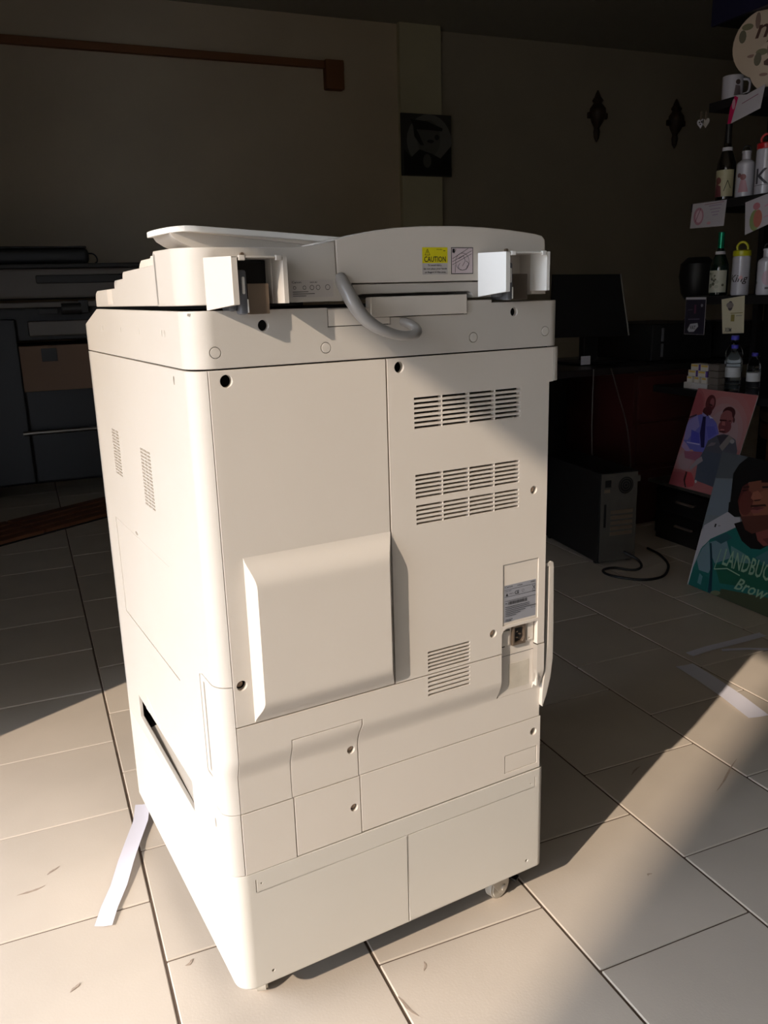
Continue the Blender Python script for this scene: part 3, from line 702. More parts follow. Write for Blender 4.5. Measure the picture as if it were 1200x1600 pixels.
bm = plate_bm([(.195, .118), (.199, .118), (.139, .396), (.135, .396)], [], .012, .0005, fn=lambda a, b, d: (a, d-.004, b)); link('screen_edge', finish(bm), mat('bright edge', srgb(200, 196, 190), .25, metal=.6), t)
box('stand_neck', t, M_BLACK, -.04, .04, .02, .06, .01, .2, .006); box('stand_foot', t, M_BLACK, -.14, .14, -.09, .12, 0, .014, .006); box('price_tag', t, M_PAPER, -.135, -.085, -.093, -.09, .005, .043, 0)
t = thing('desktop_computer', 'black desktop computer lying on the desk right of the monitor', 'computer', (2.48, 2.10, .735))
box('computer_case', t, M_BLACK, 0, .36, 0, .40, 0, .17, .005); box('front_bezel', t, mat('dull bezel', srgb(38, 38, 40), .4), .0, .05, -.008, 0, .005, .165, .003)
for z in (.09, .02): box('port_cluster', t, M_ALU, .055, .068, -.006, 0, z, z+.06, .002)
t = thing('loudspeaker', 'black rounded speaker standing behind the desktop computer', 'speaker', (2.96, 2.35, .735))
lathe('speaker_body', t, M_BLACK, [(.05, .0), (.06, .16), (.035, .20), (.04, .24), (.075, .30), (.088, .38), (.082, .44), (.05, .47)], 20); box('speaker_base', t, M_BLACK, -.09, .09, -.09, .09, 0, .02, .006)
t = thing('printer', 'low black printer on the desk in front of the rounded speaker', 'printer', (2.86, 1.99, .735))
box('printer_body', t, M_BLACK, 0, .19, 0, .25, 0, .17, .012); box('paper_output', t, M_CORE, .02, .17, -.004, 0, .03, .06, .001)
# tower on the floor
t = thing('computer_tower', 'black tower computer on the floor with its grey rear panel showing', 'computer', (1.82, 1.575, 0), math.radians(-6))
box('case_shell', t, M_BLACK, 0, .172, .004, .46, .012, .375, .004)
M_REAR = mat('galvanised rear panel', srgb(104, 100, 94), .45, metal=.4, noise=.1, nscale=20)
rp = plate('rear_panel', t, M_REAR, rect(.006, .016, .166, .371), [circ(.115, .320, .034, 24), rect(.022, .318, .048, .346), rect(.02, .155, .032, .25)], t=.004, fn=lambda a, b, d: (a, d-.001, b))
box('io_plate', t, M_STEEL, .018, .044, -.002, .0, .296, .310, .001)
bm = bmesh.new()
for r in (.008, .018, .028):
    c = circ(.115, .320, r, 20); P_ = [(x, z) for x, z in c]
    for i in range(20):
        p, q = P_[i], P_[(i+1) % 20]; s = stroke(p, q, .0018); vs = [bm.verts.new((x, .000, z)) for x, z in s]; bm.faces.new(vs)
bmesh.ops.solidify(bm, geom=bm.faces[:], thickness=.002); link('fan_grille', finish(bm), M_REAR, t)
for k in range(5): box('slot_cover', t, M_STEEL, .05, .15, -.002, .0, .12+.022*k, .135+.022*k, .001)
box('panel_tab', t, M_REAR, .166, .180, .0, .01, .33, .355, .001)
for x in (.01, .15):
    for y in (.03, .42): box('rubber_foot', t, M_BLACK, x, x+.018, y, y+.02, 0, .012, .002)
tag(tube('power_cable', None, M_BLACK, [(1.93, 1.555, .05), (1.96, 1.49, .02), (1.93, 1.46, .006), (1.84, 1.52, .006), (1.79, 1.50, .006), (1.81, 1.40, .006), (1.90, 1.34, .006), (2.02, 1.40, .006), (2.12, 1.56, .006), (2.14, 1.66, .006)], .005), 'black power cable looping on the floor by the tower computer', 'cable')
tag(tube('hanging_cable', None, M_DKCABLE, [(2.06, 1.96, .735), (2.055, 1.955, .6), (2.06, 1.955, .4), (2.075, 1.95, .22), (2.08, 1.93, .006)], .003), 'thin dark cable hanging straight from the desk beside the monitor', 'cable')
tag(tube('hanging_cable', None, M_DKCABLE, [(2.15, 1.96, .735), (2.19, 1.955, .62), (2.25, 1.955, .45), (2.27, 1.955, .2), (2.2, 1.95, .006)], .003), 'thin grey cable slanting down from the desk to its red pedestal', 'cable')

# ---------------------------------------------------------------- black drawer chest, prints and counter
M_CHEST = mat('glossy black lacquer', (.010, .009, .009), .25)
t = thing('drawer_chest', 'low black chest of drawers behind the leaning photo prints', 'cabinet', (0, 0, 0))
box('chest_body', t, M_CHEST, 2.30, 2.60, 1.38, 1.80, 0, .245, .004); box('chest_top', t, mat('worn chest top', srgb(70, 66, 60), .4, noise=.3), 2.27, 2.61, 1.36, 1.83, .247, .262, .003)
for z in (.03, .135):
    d = box('drawer', t, M_CHEST, 2.285, 2.30, 1.40, 1.79, z, z+.095, .003)
    box('drawer_handle', d, M_STEEL, 2.272, 2.285, 1.56, 1.66, z+.05, z+.058, .002)
t = thing('display_counter', 'black display counter carrying the water bottles and small boxes', 'counter', (0, 0, 0))
box('counter_top', t, M_BLACK, 2.40, 3.12, .5, 1.98, .615, .645, .003); box('back_panel', t, M_BLACK, 3.08, 3.10, .52, 1.96, .0, .614, .002)
for y in (.55, 1.93): box('counter_leg', t, M_BLACK, 3.02, 3.07, y-.02, y+.02, .0, .614, .002); box('counter_leg', t, M_BLACK, 2.63, 2.67, y-.02, y+.02, .0, .614, .002)
M_WOOD = mat('brown stool wood', srgb(130, 84, 52), .45, noise=.2, nscale=10)
t = thing('wooden_stool', 'round brown wooden stool under the counter beside the two-man print', 'stool', (2.83, 1.53, 0))
lathe('seat', t, mat('stool seat pad', srgb(130, 110, 84), .6), [(.16, .50), (.175, .515), (.175, .545), (.15, .56)], 28)
lathe('seat_ring', t, M_WOOD, [(.165, .43), (.172, .44), (.172, .495), (.165, .499)], 28)
for a in (45, 135, 225, 315):
    x, y = .12*math.cos(math.radians(a)), .12*math.sin(math.radians(a)); box('leg', t, M_WOOD, x-.015, x+.015, y-.015, y+.015, 0, .43, .003)

# ---------------------------------------------------------------- leaning photo prints
def aff(o, ax, ay, W, H):
    """picture digitised in sheet coordinates: o bottom left, ax to the bottom right, ay to the top left"""
    det = ax[0]*ay[1]-ax[1]*ay[0]
    return lambda pts: [((((px-o[0])*ay[1]-(py-o[1])*ay[0])/det)*W, ((ax[0]*(py-o[1])-ax[1]*(px-o[0]))/det)*H) for px, py in pts]
def clipr(pts, W, H):
    for ax, lim, sg in ((0, 0, 1), (0, W, -1), (1, 0, 1), (1, H, -1)):
        out = []
        for p, q in zip(pts, pts[1:]+pts[:1]):
            ip, iq = sg*(p[ax]-lim) >= 0, sg*(q[ax]-lim) >= 0
            if ip: out.append(p)
            if ip != iq:
                t_ = (lim-p[ax])/(q[ax]-p[ax]); out.append((p[0]+(q[0]-p[0])*t_, p[1]+(q[1]-p[1])*t_))
        pts = out
        if not pts: return pts
    return pts
def sheet(name, label, cat, loc, rot, W, H, edge=(200, 196, 196)):
    t = thing(name, label, cat, loc); t.rotation_euler = rot
    box('backing_sheet', t, mat('sheet edge', srgb(*edge), .5), 0, W, 0.0002, .0035, 0, H, 0)
    return t
LEAN = -math.pi/2
# two men in shirts
W, H = .315, .412
t = sheet('photo_print', 'pink photo print of two standing men, leaning above the black chest', 'photo print', (2.262, 1.690, .264), (-.31, 0, LEAN), W, H)
A = aff((150, 1240), (710, 100), (265, -1120), W, H); P = Print()
def ap(pts, c):
    q = clipr(A(pts), W, H)
    if len(q) > 2: P.poly(q, c)
def blob(cx, cy, rx, ry, c, n=18, rot=0):
    ap([(cx+rx*math.cos(2*math.pi*i/n)*math.cos(rot)-ry*math.sin(2*math.pi*i/n)*math.sin(rot), cy+rx*math.cos(2*math.pi*i/n)*math.sin(rot)+ry*math.sin(2*math.pi*i/n)*math.cos(rot)) for i in range(n)], c)
P.poly(rect(0, 0, W, H), (184, 112, 114))
for k, c in enumerate(((182, 118, 120), (180, 128, 130), (178, 138, 142), (176, 146, 152))): blob(760, 560+20*k, 330-50*k, 420-60*k, c); blob(330, 960, 160-25*k, 190-30*k, c)
for k, c in enumerate(((170, 96, 100), (164, 84, 90))): blob(250, 1180, 200-50*k, 120-30*k, c); blob(430, 330, 90-20*k, 200-40*k, c)
ap([(340, 480), (420, 440), (500, 420), (600, 440), (680, 520), (720, 640), (640, 700), (560, 860), (370, 840), (290, 730), (310, 560)], (112, 112, 196))
ap([(330, 500), (440, 430), (480, 560), (440, 600), (340, 720), (290, 720), (310, 560)], (150, 140, 200)); ap([(380, 600), (480, 640), (500, 760), (380, 740)], (84, 84, 190)); ap([(560, 560), (660, 560), (690, 640), (600, 700)], (96, 96, 190))
ap([(510, 450), (545, 450), (560, 800), (520, 800), (490, 640)], (40, 34, 84)); ap([(290, 730), (330, 760), (400, 850), (360, 870), (270, 800)], (176, 150, 196)); ap([(330, 740), (500, 760), (500, 775), (340, 755)], (190, 184, 226))
ap([(340, 450), (430, 420), (430, 440), (340, 470)], (60, 50, 80)); blob(405, 850, 25, 22, (196, 150, 140)); ap([(310, 850), (540, 850), (520, 960), (330, 930)], (160, 96, 120))
blob(590, 300, 62, 98, (96, 42, 46), rot=.1); blob(560, 390, 58, 55, (84, 38, 44)); blob(610, 290, 26, 50, (150, 88, 92)); ap([(575, 300), (620, 320), (615, 335), (570, 318)], (60, 28, 32)); ap([(500, 400), (560, 440), (530, 450), (500, 430)], (150, 146, 200)); ap([(575, 430), (640, 470), (600, 470)], (206, 206, 226))
ap([(700, 660), (780, 640), (850, 660), (920, 700), (950, 820), (940, 900), (880, 880), (790, 980), (720, 1230), (480, 1170), (500, 1000), (560, 830), (600, 720)], (92, 92, 104))
ap([(560, 830), (880, 880), (720, 1230), (480, 1170), (500, 950)], (84, 92, 108)); ap([(700, 660), (840, 650), (760, 780)], (70, 66, 76)); ap([(840, 650), (890, 690), (780, 830), (740, 780)], (140, 132, 130)); blob(885, 720, 26, 24, (164, 158, 164)); ap([(590, 790), (640, 740), (700, 740), (680, 770)], (130, 120, 128)); ap([(560, 950), (480, 1010), (420, 1060), (400, 1040), (480, 940), (540, 900)], (160, 150, 158))
ap([(350, 1080), (430, 1090), (480, 1180), (470, 1240), (400, 1260), (350, 1200)], (190, 78, 84)); ap([(340, 1180), (360, 1080), (380, 1090), (360, 1190), (380, 1260), (365, 1262)], (50, 34, 34)); blob(495, 1185, 14, 18, (210, 206, 204))
blob(820, 410, 75, 70, (70, 30, 34)); blob(800, 470, 78, 90, (150, 90, 92), rot=.1); blob(785, 560, 76, 75, (126, 66, 72)); ap([(720, 480), (800, 485), (805, 500), (722, 500)], (70, 30, 38)); ap([(825, 490), (855, 490), (855, 505), (828, 505)], (80, 36, 42)); ap([(750, 500), (785, 505), (790, 550), (750, 545)], (166, 98, 98)); blob(760, 598, 26, 10, (190, 120, 124)); blob(760, 615, 40, 12, (88, 44, 52)); blob(885, 490, 12, 28, (90, 44, 48)); ap([(850, 380), (893, 400), (885, 480), (865, 450)], (66, 30, 36))
P.build('print_layer', t)
t2 = thing('white_card', 'narrow white card edge showing behind the two-man print', 'card', (2.345, 1.70, .30)); t2.rotation_euler = (-.31, 0, LEAN)
box('card_sheet', t2, M_PAPER, -.024, .03, .006, .008, .045, .115, 0)
# man in a black cap
W, H = .430, .500
t = sheet('photo_print', 'large photo print of a man in black cap and teal shirt standing on the floor', 'photo print', (1.975, 1.245, .003), (-.25, 0, LEAN), W, H, (190, 180, 196))
A = aff((320, 1255), (837, 306), (217, -1238), W, H); P = Print()
P.poly(rect(0, 0, W, H), (126, 134, 142)); ap([(300, -200), (1300, -100), (1300, 380), (500, 262)], (92, 98, 106)); ap([(880, 40), (1300, 100), (1300, 500), (950, 200)], (130, 140, 144))
ap([(440, 600), (500, 265), (640, 300), (700, 420), (680, 640)], (124, 136, 150)); ap([(430, 700), (630, 590), (670, 598), (700, 640), (745, 648), (755, 712), (520, 830), (430, 900), (300, 1300), (280, 1250)], (196, 194, 204)); ap([(420, 720), (330, 1260), (310, 1260), (400, 760)], (212, 206, 214))
ap([(530, 690), (545, 694), (538, 724), (524, 720)], (20, 20, 24)); ap([(560, 708), (580, 710), (579, 716), (560, 714)], (110, 108, 116))
ap([(420, 920), (500, 830), (640, 770), (760, 720), (900, 900), (1300, 800), (1300, 1700), (560, 1350), (330, 1256), (360, 1100)], (34, 112, 108))
ap([(430, 920), (490, 850), (530, 1100), (510, 1150), (420, 1120), (390, 1020)], (120, 148, 160)); ap([(500, 860), (640, 830), (700, 1010), (560, 1060), (530, 1000)], (116, 146, 158)); ap([(520, 830), (640, 780), (700, 830), (600, 880)], (52, 96, 106)); ap([(690, 900), (820, 980), (880, 1060), (780, 1060), (700, 990)], (100, 144, 146))
ap([(900, 1010), (1000, 950), (1300, 980), (1300, 1150), (1000, 1080)], (70, 118, 126)); ap([(500, 870), (515, 870), (545, 1090), (555, 1330), (520, 1330), (525, 1120)], (24, 58, 74)); ap([(370, 1110), (430, 1130), (520, 1200), (500, 1320), (340, 1260)], (28, 104, 100)); ap([(430, 1150), (460, 1180), (450, 1260), (415, 1240)], (96, 142, 148)); ap([(560, 1070), (760, 1050), (1300, 1120), (1300, 1330), (620, 1240)], (30, 96, 76)); ap([(640, 1290), (1300, 1400), (1300, 1700), (600, 1360)], (72, 78, 58)); blob(590, 1330, 45, 22, (120, 124, 96))
ap([(700, 700), (860, 660), (1300, 620), (1300, 830), (1010, 900), (940, 940), (860, 930), (780, 860)], (24, 18, 20)); ap([(880, 760), (1300, 560), (1300, 840), (1060, 900), (960, 910), (910, 860)], (138, 74, 70)); ap([(950, 850), (1300, 760), (1300, 860), (1010, 910)], (104, 48, 50))
blob(890, 520, 175, 215, (132, 80, 66)); ap([(700, 380), (790, 330), (810, 480), (760, 600), (720, 560)], (92, 44, 44)); blob(790, 520, 60, 110, (112, 58, 52)); blob(950, 560, 110, 140, (152, 96, 76)); ap([(750, 640), (1030, 640), (1000, 760), (860, 800), (800, 760)], (96, 56, 48))
ap([(650, 560), (655, 240), (700, 160), (800, 85), (860, 80), (980, 110), (1030, 220), (1300, 260), (1300, 420), (1010, 350), (900, 330), (800, 335), (745, 370), (715, 500), (740, 600), (700, 640)], (20, 20, 22)); ap([(640, 500), (690, 500), (760, 640), (700, 640), (640, 590)], (18, 16, 18))
ap([(750, 370), (800, 365), (805, 385), (755, 390)], (60, 34, 34)); ap([(900, 330), (1010, 345), (1010, 365), (900, 350)], (50, 26, 26)); ap([(745, 400), (790, 400), (785, 412), (750, 412)], (40, 24, 26)); ap([(910, 385), (990, 390), (985, 405), (915, 402)], (40, 22, 24)); ap([(840, 430), (880, 420), (925, 480), (900, 505), (845, 500), (825, 480)], (166, 104, 86)); ap([(850, 500), (915, 498), (900, 510), (860, 512)], (70, 36, 34)); ap([(820, 580), (870, 560), (950, 575), (890, 592)], (110, 56, 58)); ap([(830, 588), (890, 592), (945, 582), (900, 622), (850, 618)], (150, 88, 84)); ap([(830, 545), (950, 545), (960, 565), (830, 562)], (64, 36, 34))
G_ = (150, 186, 160)
q = A([(600, 1225), (1080, 1390)]); d = Vector((q[1][0]-q[0][0], q[1][1]-q[0][1]))
P.text('LANDBUCKIN', q[0][0], .112, W-q[0][0]-.02, .060, G_); P.text('Brow', .21, .048, .14, .042, G_, shear=.4)
P.line([(.105, .088), (.16, .106), (.22, .098)], .004, G_); P.line([(.105, .088), (.112, .165)], .003, G_)
P.build('print_layer', t)
box('easel_strut', t, M_BLACK, .20, .23, .004, .010, .02, .40, 0)

# ---------------------------------------------------------------- display shelf on the right
M_SHELF = mat('matt black shelf', (.009, .008, .009), .6)
t = thing('display_shelf', 'tall black display shelf crowded with printed gifts at the right edge', 'shelf', (0, 0, 0))
for z in (1.025, 1.413, 1.800): box('shelf_board', t, M_SHELF, 2.575, 3.0, .55, 2.0 if z < 1.8 else 1.93, z-.035, z, .002)
box('back_panel', t, M_SHELF, 3.0, 3.02, .55, 1.955, .646, 2.75, .002)
for y in (.55, 1.925): box('shelf_post', t, M_SHELF, 2.93, 2.965, y, y+.03, .646, 2.75, .002)
box('header_panel', t, mat('navy header panel', srgb(30, 30, 62), .5), 2.60, 2.62, .55, 1.975, 2.10, 2.75, .002); box('header_board', t, M_SHELF, 2.621, 2.999, .55, 1.975, 2.105, 2.13, .002)
M_BOT = mat('white enamel bottle', srgb(206, 204, 214), .22, coat=.4); M_CAPR = mat('red bottle cap', srgb(206, 34, 40), .3); M_CAPY = mat('yellow bottle cap', srgb(206, 206, 30), .3)
def label_on(root, r, z0, z1, span, art, name='label_print', bg=None, ctr=0):
    """curved print wrapped on a bottle: art draws in a flat sheet span x (z1-z0)"""
    P = Print()
    if bg: P.poly(rect(0, 0, span, z1-z0), bg)
    art(P, span, z1-z0)
    es = [e for e in P.bm.edges]
    for k in range(1, 12): bmesh.ops.bisect_plane(P.bm, geom=P.bm.verts[:]+P.bm.edges[:]+P.bm.faces[:], plane_co=(span*k/12, 0, 0), plane_no=(1, 0, 0))
    def fn(a, b, d):
        q = (a-span/2)/r+ctr; rr = r+.0004-d
        return (rr*math.sin(q), -rr*math.cos(q), z0+b)
    return P.build(name, root, fn)
FACE = -math.pi/2+.55                            # things on the shelf turn their print to the shop
def bottle(label, loc, h, cap, art, group=None, style='alu', span=.09):
    t = thing('drinking_bottle', label, 'bottle', loc, FACE, group)
    r = .036
    if style == 'alu': lathe('bottle_body', t, M_BOT, [(r*.9, 0), (r, .006), (r, h*.74), (r*.93, h*.79), (r*.6, h*.84), (.017, h*.86), (.017, h)], 28)
    else: lathe('bottle_body', t, M_BOT, [(r*.9, 0), (r, .006), (r, h*.97), (r*.92, h)], 28)
    if cap == 'ring':
        lathe('cap', t, M_BOT, [(.019, h), (.019, h+.008), (.010, h+.011)], 20); tube('carry_ring', t, M_BLACK, [(-.014, 0, h+.006), (-.012, 0, h+.022), (0, 0, h+.028), (.012, 0, h+.022), (.014, 0, h+.006)], .0028)
    else:
        lathe('cap', t, cap, [(r*.98, h), (r, h+.003), (r, h+.020), (r*.85, h+.024), (.012, h+.026)], 28); tube('carry_loop', t, cap, [(-.018, 0, h+.022), (-.020, 0, h+.042), (-.002, 0, h+.056), (.018, 0, h+.044), (.022, 0, h+.022)], .005)
    label_on(t, r, h*.12, h*.66, span, art)
    return t
def a_king(P, w, h): P.text('King', .004, h*.30, w*.9, h*.45, (70, 62, 66), shear=.3); P.poly(circ(w*.6, h*.62, .008, 10), (214, 170, 176))
def a_k(P, w, h): P.text('K', w*.2, h*.22, w*.55, h*.62, (66, 64, 74)); P.line([(w*.1, h*.15), (w*.85, h*.2)], .002, (90, 88, 96))
def a_couple(P, w, h): P.poly(circ(w*.5, h*.62, .012, 12), (150, 96, 96)); P.poly([(w*.3, 0), (w*.4, h*.5), (w*.62, h*.5), (w*.75, 0)], (196, 150, 160)); P.poly(circ(w*.32, h*.7, .009, 10), (120, 84, 86))
def a_faint(P, w, h): P.poly(circ(w*.62, h*.5, .02, 12, .03), (206, 178, 194)); P.poly(circ(w*.1, h*.3, .006, 8), (110, 110, 110)); P.poly(rect(w*.55, .002, w*.7, .010), (110, 104, 112))
XB = 2.635
bottle('white bottle with yellow cap lettered King on the lowest shelf', (XB, 1.750, 1.025), .158, M_CAPY, a_king, 'bottles on the display shelf', 'wide')
bottle('white aluminium bottle with faint pink print right of the yellow-capped bottle', (XB, 1.615, 1.025), .172, 'ring', a_faint, 'bottles on the display shelf')
bottle('white aluminium bottle printed with a couple, left of the red-capped bottle', (XB, 1.765, 1.413), .172, 'ring', a_couple, 'bottles on the display shelf')
bottle('tall white bottle with red cap and a large letter K', (XB, 1.665, 1.413), .172, M_CAPR, a_k, 'bottles on the display shelf', 'wide')
bottle('white bottle cut by the right edge beside the letter K bottle', (XB, 1.560, 1.413), .15, 'ring', a_faint, 'bottles on the display shelf')
def wine(label, loc, glass, foil, h, art, bgc):
    t = thing('wine_bottle', label, 'bottle', loc, FACE, 'bottles on the display shelf'); r = .038
    lathe('glass_body', t, glass, [(r*.9, 0), (r, .006), (r, h*.42), (r*.95, h*.50), (.016, h*.70), (.0135, h*.76)], 28)
    lathe('neck_foil', t, foil, [(.0145, h*.70), (.0135, h*.80), (.0125, h*.96), (.0135, h)], 20); lathe('neck_band', t, M_PAPER, [(.021, h*.645), (.020, h*.70)], 20)
    label_on(t, r, h*.05, h*.40, .09, art, bg=bgc); return t
def a_tree(P, w, h):
    random.seed(8)
    for k in range(16): P.poly(circ(random.uniform(.01, w-.01), random.uniform(.01, h-.01), random.uniform(.004, .009), 9), random.choice(((120, 122, 104), (96, 98, 84), (176, 178, 160))))
def a_peop(P, w, h): P.poly(circ(w*.25, h*.6, .015, 12), (120, 70, 66)); P.poly([(.0, 0), (w*.12, h*.5), (w*.4, h*.4), (w*.45, 0)], (120, 66, 70)); P.line([(w*.55, h*.2), (w*.7, h*.6), (w*.85, h*.3)], .003, (80, 80, 60))
wine('dark green wine bottle with shiny green neck foil and leafy label on the lowest shelf', (XB, 1.872, 1.025), mat('dark green glass', (.004, .018, .012), .08, coat=.6), mat('green foil', srgb(20, 150, 110), .25, metal=.5), .262, a_tree, (200, 200, 184))
wine('dark brown wine bottle with photo label left on the middle shelf', (XB, 1.872, 1.413), mat('dark brown glass', (.010, .007, .005), .08, coat=.6), mat('black foil', (.02, .016, .016), .35), .300, a_peop, (190, 184, 150))
t = thing('mug', 'white photo mug on the top shelf', 'mug', (XB-.005, 1.862, 1.80), FACE)
lathe('mug_body', t, M_BOT, [(.036, 0), (.041, .004), (.041, .090), (.038, .092), (.037, .08), (.036, .01)], 28); tube('handle', t, M_BOT, [(.040, .0, .075), (.062, 0, .068), (.066, 0, .045), (.060, 0, .024), (.040, .0, .018)], .005)
label_on(t, .041, .012, .084, .05, lambda P, w, h: (P.poly(circ(w*.7, h*.7, .010, 12), (84, 70, 70)), P.poly([(w*.4, 0), (w*.5, h*.55), (w*.9, h*.5), (w, 0)], (120, 108, 112))), ctr=.5)
# hand fans
M_FAN = mat('fan board', srgb(206, 186, 164), .6)
def fan(label, loc, R_, letters, tilt, hz):
    t = thing('hand_fan', label, 'fan', loc, 0, 'printed hand fans'); t.rotation_euler = (0, tilt, FACE)
    plate('fan_board', t, M_FAN, circ(0, hz, R_, 36), t=.003, bevel=0); box('fan_handle', t, M_BOT, -.008, .008, -.002, .005, 0, hz-.05, .001)
    P = Print()
    for a, b, ra, rb, c in ((-.07, .30, .022, .012, (120, 116, 84)), (-.085, .27, .014, .024, (104, 98, 76)), (-.035, .315, .010, .030, (130, 104, 90)), (-.03, .13, .022, .012, (108, 92, 76)), (-.05, .20, .016, .006, (150, 118, 104))): P.poly(circ(a*R_/.118, hz+(b-.235)*R_/.118, ra, 12, rb), c)
    P.text(letters, -.045, hz+.0, .11, .07, (78, 38, 22), shear=.3); P.build('print_layer', t); return t
fan('round cream hand fan with brown lettering at the top right corner', (XB+.03, 1.735, 1.80), .128, 'ny', .0, .185)
fan('second cream hand fan overlapping in front of the lettered one', (XB-.02, 1.640, 1.80), .095, 'a', .05, .080)
def card(label, loc, pts, draw, rz=LEAN, mt=None, cat='card', name='display_card', group='cards hanging from the shelf edges'):
    t = thing(name, label, cat, loc, rz, group)
    plate('card_sheet', t, mt or mat('card stock', srgb(206, 200, 206), .6), pts, t=.0015, bevel=0)
    P = Print(); draw(P); P.build('print_layer', t); return t
XC = 2.570
def d1(P):
    P.poly(circ(.048, .052, .030, 16, .036), (196, 140, 158)); P.poly(circ(.050, .052, .020, 14, .026), (226, 196, 208)); P.line([(.03, .03), (.06, .085)], .003, (140, 70, 100))
    for k, z in enumerate((.088, .074, .062, .050)): P.line([(.105+.008*k, z), (.178-.006*k, z+.001)], .004, (180, 160, 186))
    P.line([(.08, .096), (.19, .098)], .003, (170, 140, 150)); P.poly(circ(.11, .02, .012, 10, .006), (220, 170, 184))
card('white card with a pink flower print under the brown wine bottle', (XC, 1.994, 1.305), [(0, .006), (.196, .002), (.202, .104), (.010, .106)], d1)
def d2(P):
    P.poly(circ(.045, .052, .026, 16, .040), (150, 164, 110)); P.poly(circ(.060, .058, .022, 14, .034), (196, 120, 104)); P.poly(circ(.05, .105, .018, 14, .014), (200, 130, 140)); P.line([(.09, .10), (.13, .115)], .004, (216, 150, 180)); P.line([(.09, .06), (.13, .07)], .003, (216, 150, 180))
card('white card with a green and red fruit print at the right edge', (XC, 1.680, 1.262), [(0, .0), (.16, .045), (.17, .16), (-.01, .125)], d2)
def d3(P): P.poly([(.0, .0), (.018, .0), (.048, .09), (.030, .10), (.008, .06)], (214, 24, 96)); P.poly(circ(.026, .07, .009, 10, .02), (226, 170, 190)); P.line([(.070, .063), (.150, .082)], .003, (150, 90, 120))
card('pink and white card clipped under the mug on the top shelf', (XC, 1.815, 1.700), [(0, 0), (.020, .0), (.165, .028), (.180, .110), (.090, .092), (.048, .10), (.030, .10)], d3)
def d4(P):
    P.poly(rect(.001, .001, .121, .159), (46, 42, 58)); P.poly(rect(.001, .150, .121, .159), (210, 208, 214)); P.poly(rect(.055, .09, .066, .128), (110, 60, 84)); P.poly([(.02, .02), (.035, .045), (.08, .05), (.085, .035), (.06, .012), (.03, .01)], (190, 190, 196)); P.text('VAT', .034, .022, .036, .016, (40, 38, 46)); P.line([(.02, .065), (.09, .067)], .005, (104, 98, 118)); P.poly(circ(.10, .125, .007, 8), (150, 150, 160)); P.line([(.015, .105), (.045, .107)], .003, (96, 90, 104))
card('dark violet card with a white emblem below the green wine bottle', (XC, 1.992, .860), rect(0, 0, .122, .160), d4)
def d5(P):
    P.poly(circ(.045, .115, .014, 14, .020), (96, 88, 92)); P.poly(circ(.043, .118, .020, 14, .012), (150, 140, 136)); P.line([(.05, .085), (.115, .088)], .003, (160, 146, 90)); P.poly(rect(.053, .052, .073, .080), (160, 146, 80)); P.line([(.08, .075), (.112, .077)], .003, (170, 164, 150)); P.text('XIIM', .024, .008, .036, .018, (60, 60, 58))
card('cream card with a small crest and black letters under the yellow-capped bottle', (XC, 1.775, .868), [(.012, 0), (.128, .006), (.118, .156), (-.006, .142)], d5, mt=mat('cream card stock', srgb(226, 218, 190), .6))
# heart key rings
for i, (y, z) in enumerate(((1.985, 1.735), (1.955, 1.732))):
    t = thing('heart_keyring', ('round white heart key ring hanging at the left end of the top shelf', 'plainer grey key ring hanging just right of the white heart')[i], 'key ring', (2.585, y, z), LEAN, 'key rings on the top shelf')
    hpts = [(.021*math.sin(q)**3, .0013*(13*math.cos(q)-5*math.cos(2*q)-2*math.cos(3*q)-math.cos(4*q))) for q in [2*math.pi*k/28 for k in range(28)]]
    plate('heart_tag', t, (M_PAPER, M_LABEL)[i], hpts, t=.004, bevel=.0005)
    if i == 0:
        P = Print(); P.poly(circ(-.006, .004, .004, 8), M_INK); P.poly(circ(.006, .004, .004, 8), M_INK); P.poly(circ(0, -.005, .004, 8, .003), M_INK); P.build('print_layer', t)
    tube('ring', t, M_STEEL, [(0, .002, .014), (.004, .002, .030), (0, .002, .046), (-.004, .002, .030)], .001, cyc=True)
# water bottles
M_PET = mat('clear water bottle', (.86, .93, .98), .05, trans=1.0); MATS['clear water bottle'].node_tree.nodes['Principled BSDF'].inputs['IOR'].default_value = 1.2
for i, (x, y, sc_, lab) in enumerate(((2.52, 1.640, 1.10, 'tall clear water bottle behind the two blue-capped ones'), (2.44, 1.560, .95, 'clear water bottle with blue cap and white label on the counter'), (2.44, 1.455, .82, 'smaller blue-capped water bottle at the right end of the counter'))):
    t = thing('water_bottle', lab, 'bottle', (x, y, .645), 0, 'water bottles on the counter'); t.scale = (sc_,)*3
    lathe('bottle_body', t, M_PET, [(.026, 0), (.031, .006), (.031, .03), (.029, .034), (.031, .038), (.031, .12), (.029, .124), (.031, .128), (.029, .145), (.018, .170), (.0115, .178), (.0115, .190)], 24)
    lathe('cap', t, mat('blue bottle cap', srgb(70, 66, 190), .4), [(.014, .186), (.0145, .189), (.0145, .200), (.012, .202)], 20)
    lathe('label_band', t, mat('white bottle label', srgb(200, 204, 208), .5), [(.0316, .068), (.0318, .069), (.0318, .108), (.0316, .109)], 24)
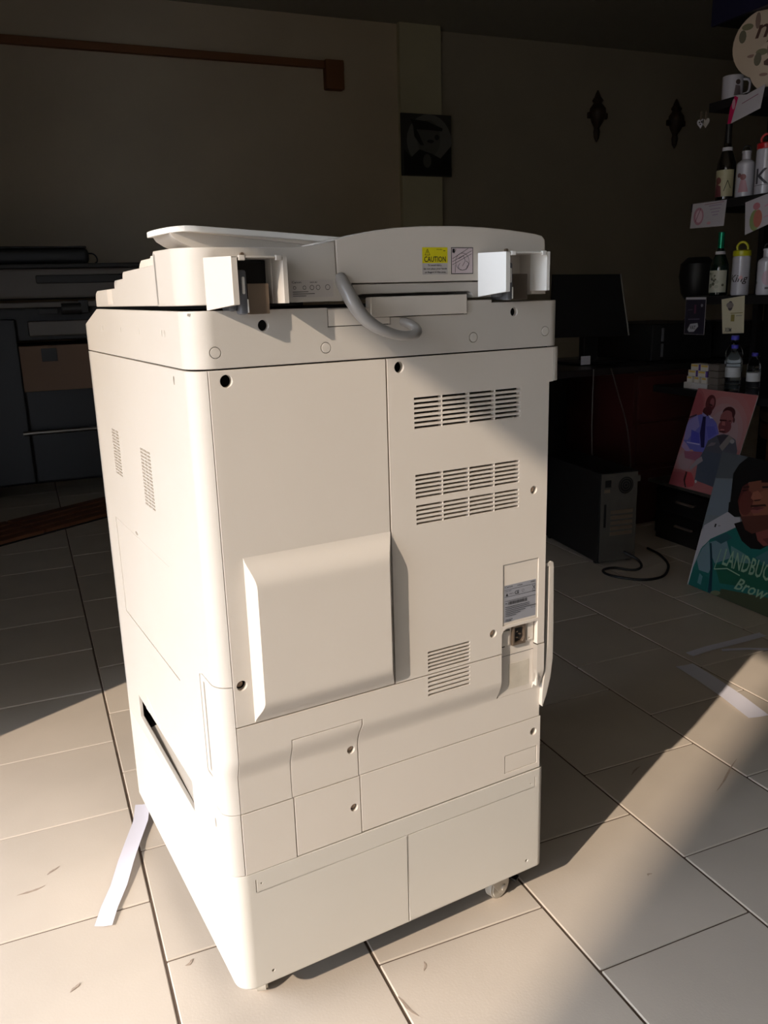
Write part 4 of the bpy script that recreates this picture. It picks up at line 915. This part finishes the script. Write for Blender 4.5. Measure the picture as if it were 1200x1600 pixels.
# little boxes
t = thing('display_tray', 'flat white box carrying a small pyramid of packets on the counter', 'box', (2.425, 1.815, .645), LEAN)
box('tray_base', t, mat('white carton', srgb(206, 202, 202), .6), 0, .135, 0, .10, 0, .026, .001); box('tray_front', t, M_LABEL, .0, .045, -.001, .0, .002, .024, 0)
M_PK = mat('packet carton', srgb(216, 210, 200), .6); M_PKY = mat('packet gold band', srgb(214, 180, 90), .5); M_PKV = mat('packet violet side', srgb(96, 72, 150), .6)
proto = None
for r_, (n, x0, st, wd) in enumerate(((3, .010, .042, .030), (2, .016, .056, .044), (2, .030, .056, .044))):
    for k in range(n):
        lab = ('bottom', 'middle', 'top')[r_]+' row small cream packet, '+(('left', 'right') if n == 2 else ('left', 'centre', 'right'))[k]+' one of its row on the white box'
        p = thing('packet', lab, 'packet', (2.430, 1.815-x0-st*k, .6712+.0262*r_), LEAN, 'small packets stacked on the counter')
        box('packet_carton', p, M_PK, 0, wd, 0, .05, 0, .0255, .001); box('gold_band', p, M_PKY, .004, wd-.004, -.0006, .0, .015, .023, 0)
        if n == 2: box('violet_side', p, M_PKV, wd+.0003, wd+.011, 0, .04, 0, .0245, .0005)
t = thing('packet_stack', 'duller grey packets stacked right of the cream packets', 'packet', (2.42, 1.672, .645), LEAN)
for k in range(4): box('packet', t, mat('grey carton', srgb(110, 102, 96), .7), .0, .055, 0, .05, .028*k, .028*k+.026, .001)
# worn scuffs on the tiles near the camera
M_SCUFF = mat('dried dirt', srgb(176, 158, 142), .8, noise=.3, nscale=60)
random.seed(11)
for k, (x, y, a_, L_) in enumerate(((.235, -.075, 1.9, .05), (-.205, .235, .9, .022), (.30, -.02, 1.2, .02), (-.03, .19, .5, .018), (1.18, .10, .5, .16), (1.02, .22, .4, .05), (.78, -.05, .3, .012), (-.19, .56, .8, .03), (-.235, .52, .2, .05))):
    pts = []
    n = 9
    wv = [random.uniform(.6, 1.3) for i in range(n+1)]
    for i in range(n+1): pts.append((-L_/2+L_*i/n, .0022*math.sin(3.14*i/n)*wv[i]+.002*math.sin(i*.5+k)))
    for i in range(n, -1, -1): pts.append((-L_/2+L_*i/n, -.0022*math.sin(3.14*i/n)*wv[-i-1]+.002*math.sin(i*.5+k)-.0004))
    o = plate('floor_scuff', None, M_SCUFF, pts, t=.0003, bevel=0, fn=lambda a, b, d: (a, b, .0008-d))
    p = ROOM @ Vector((x, y, 0)); o.location = (p.x, p.y, 0); o.rotation_euler = (0, 0, a_); o.parent = floor
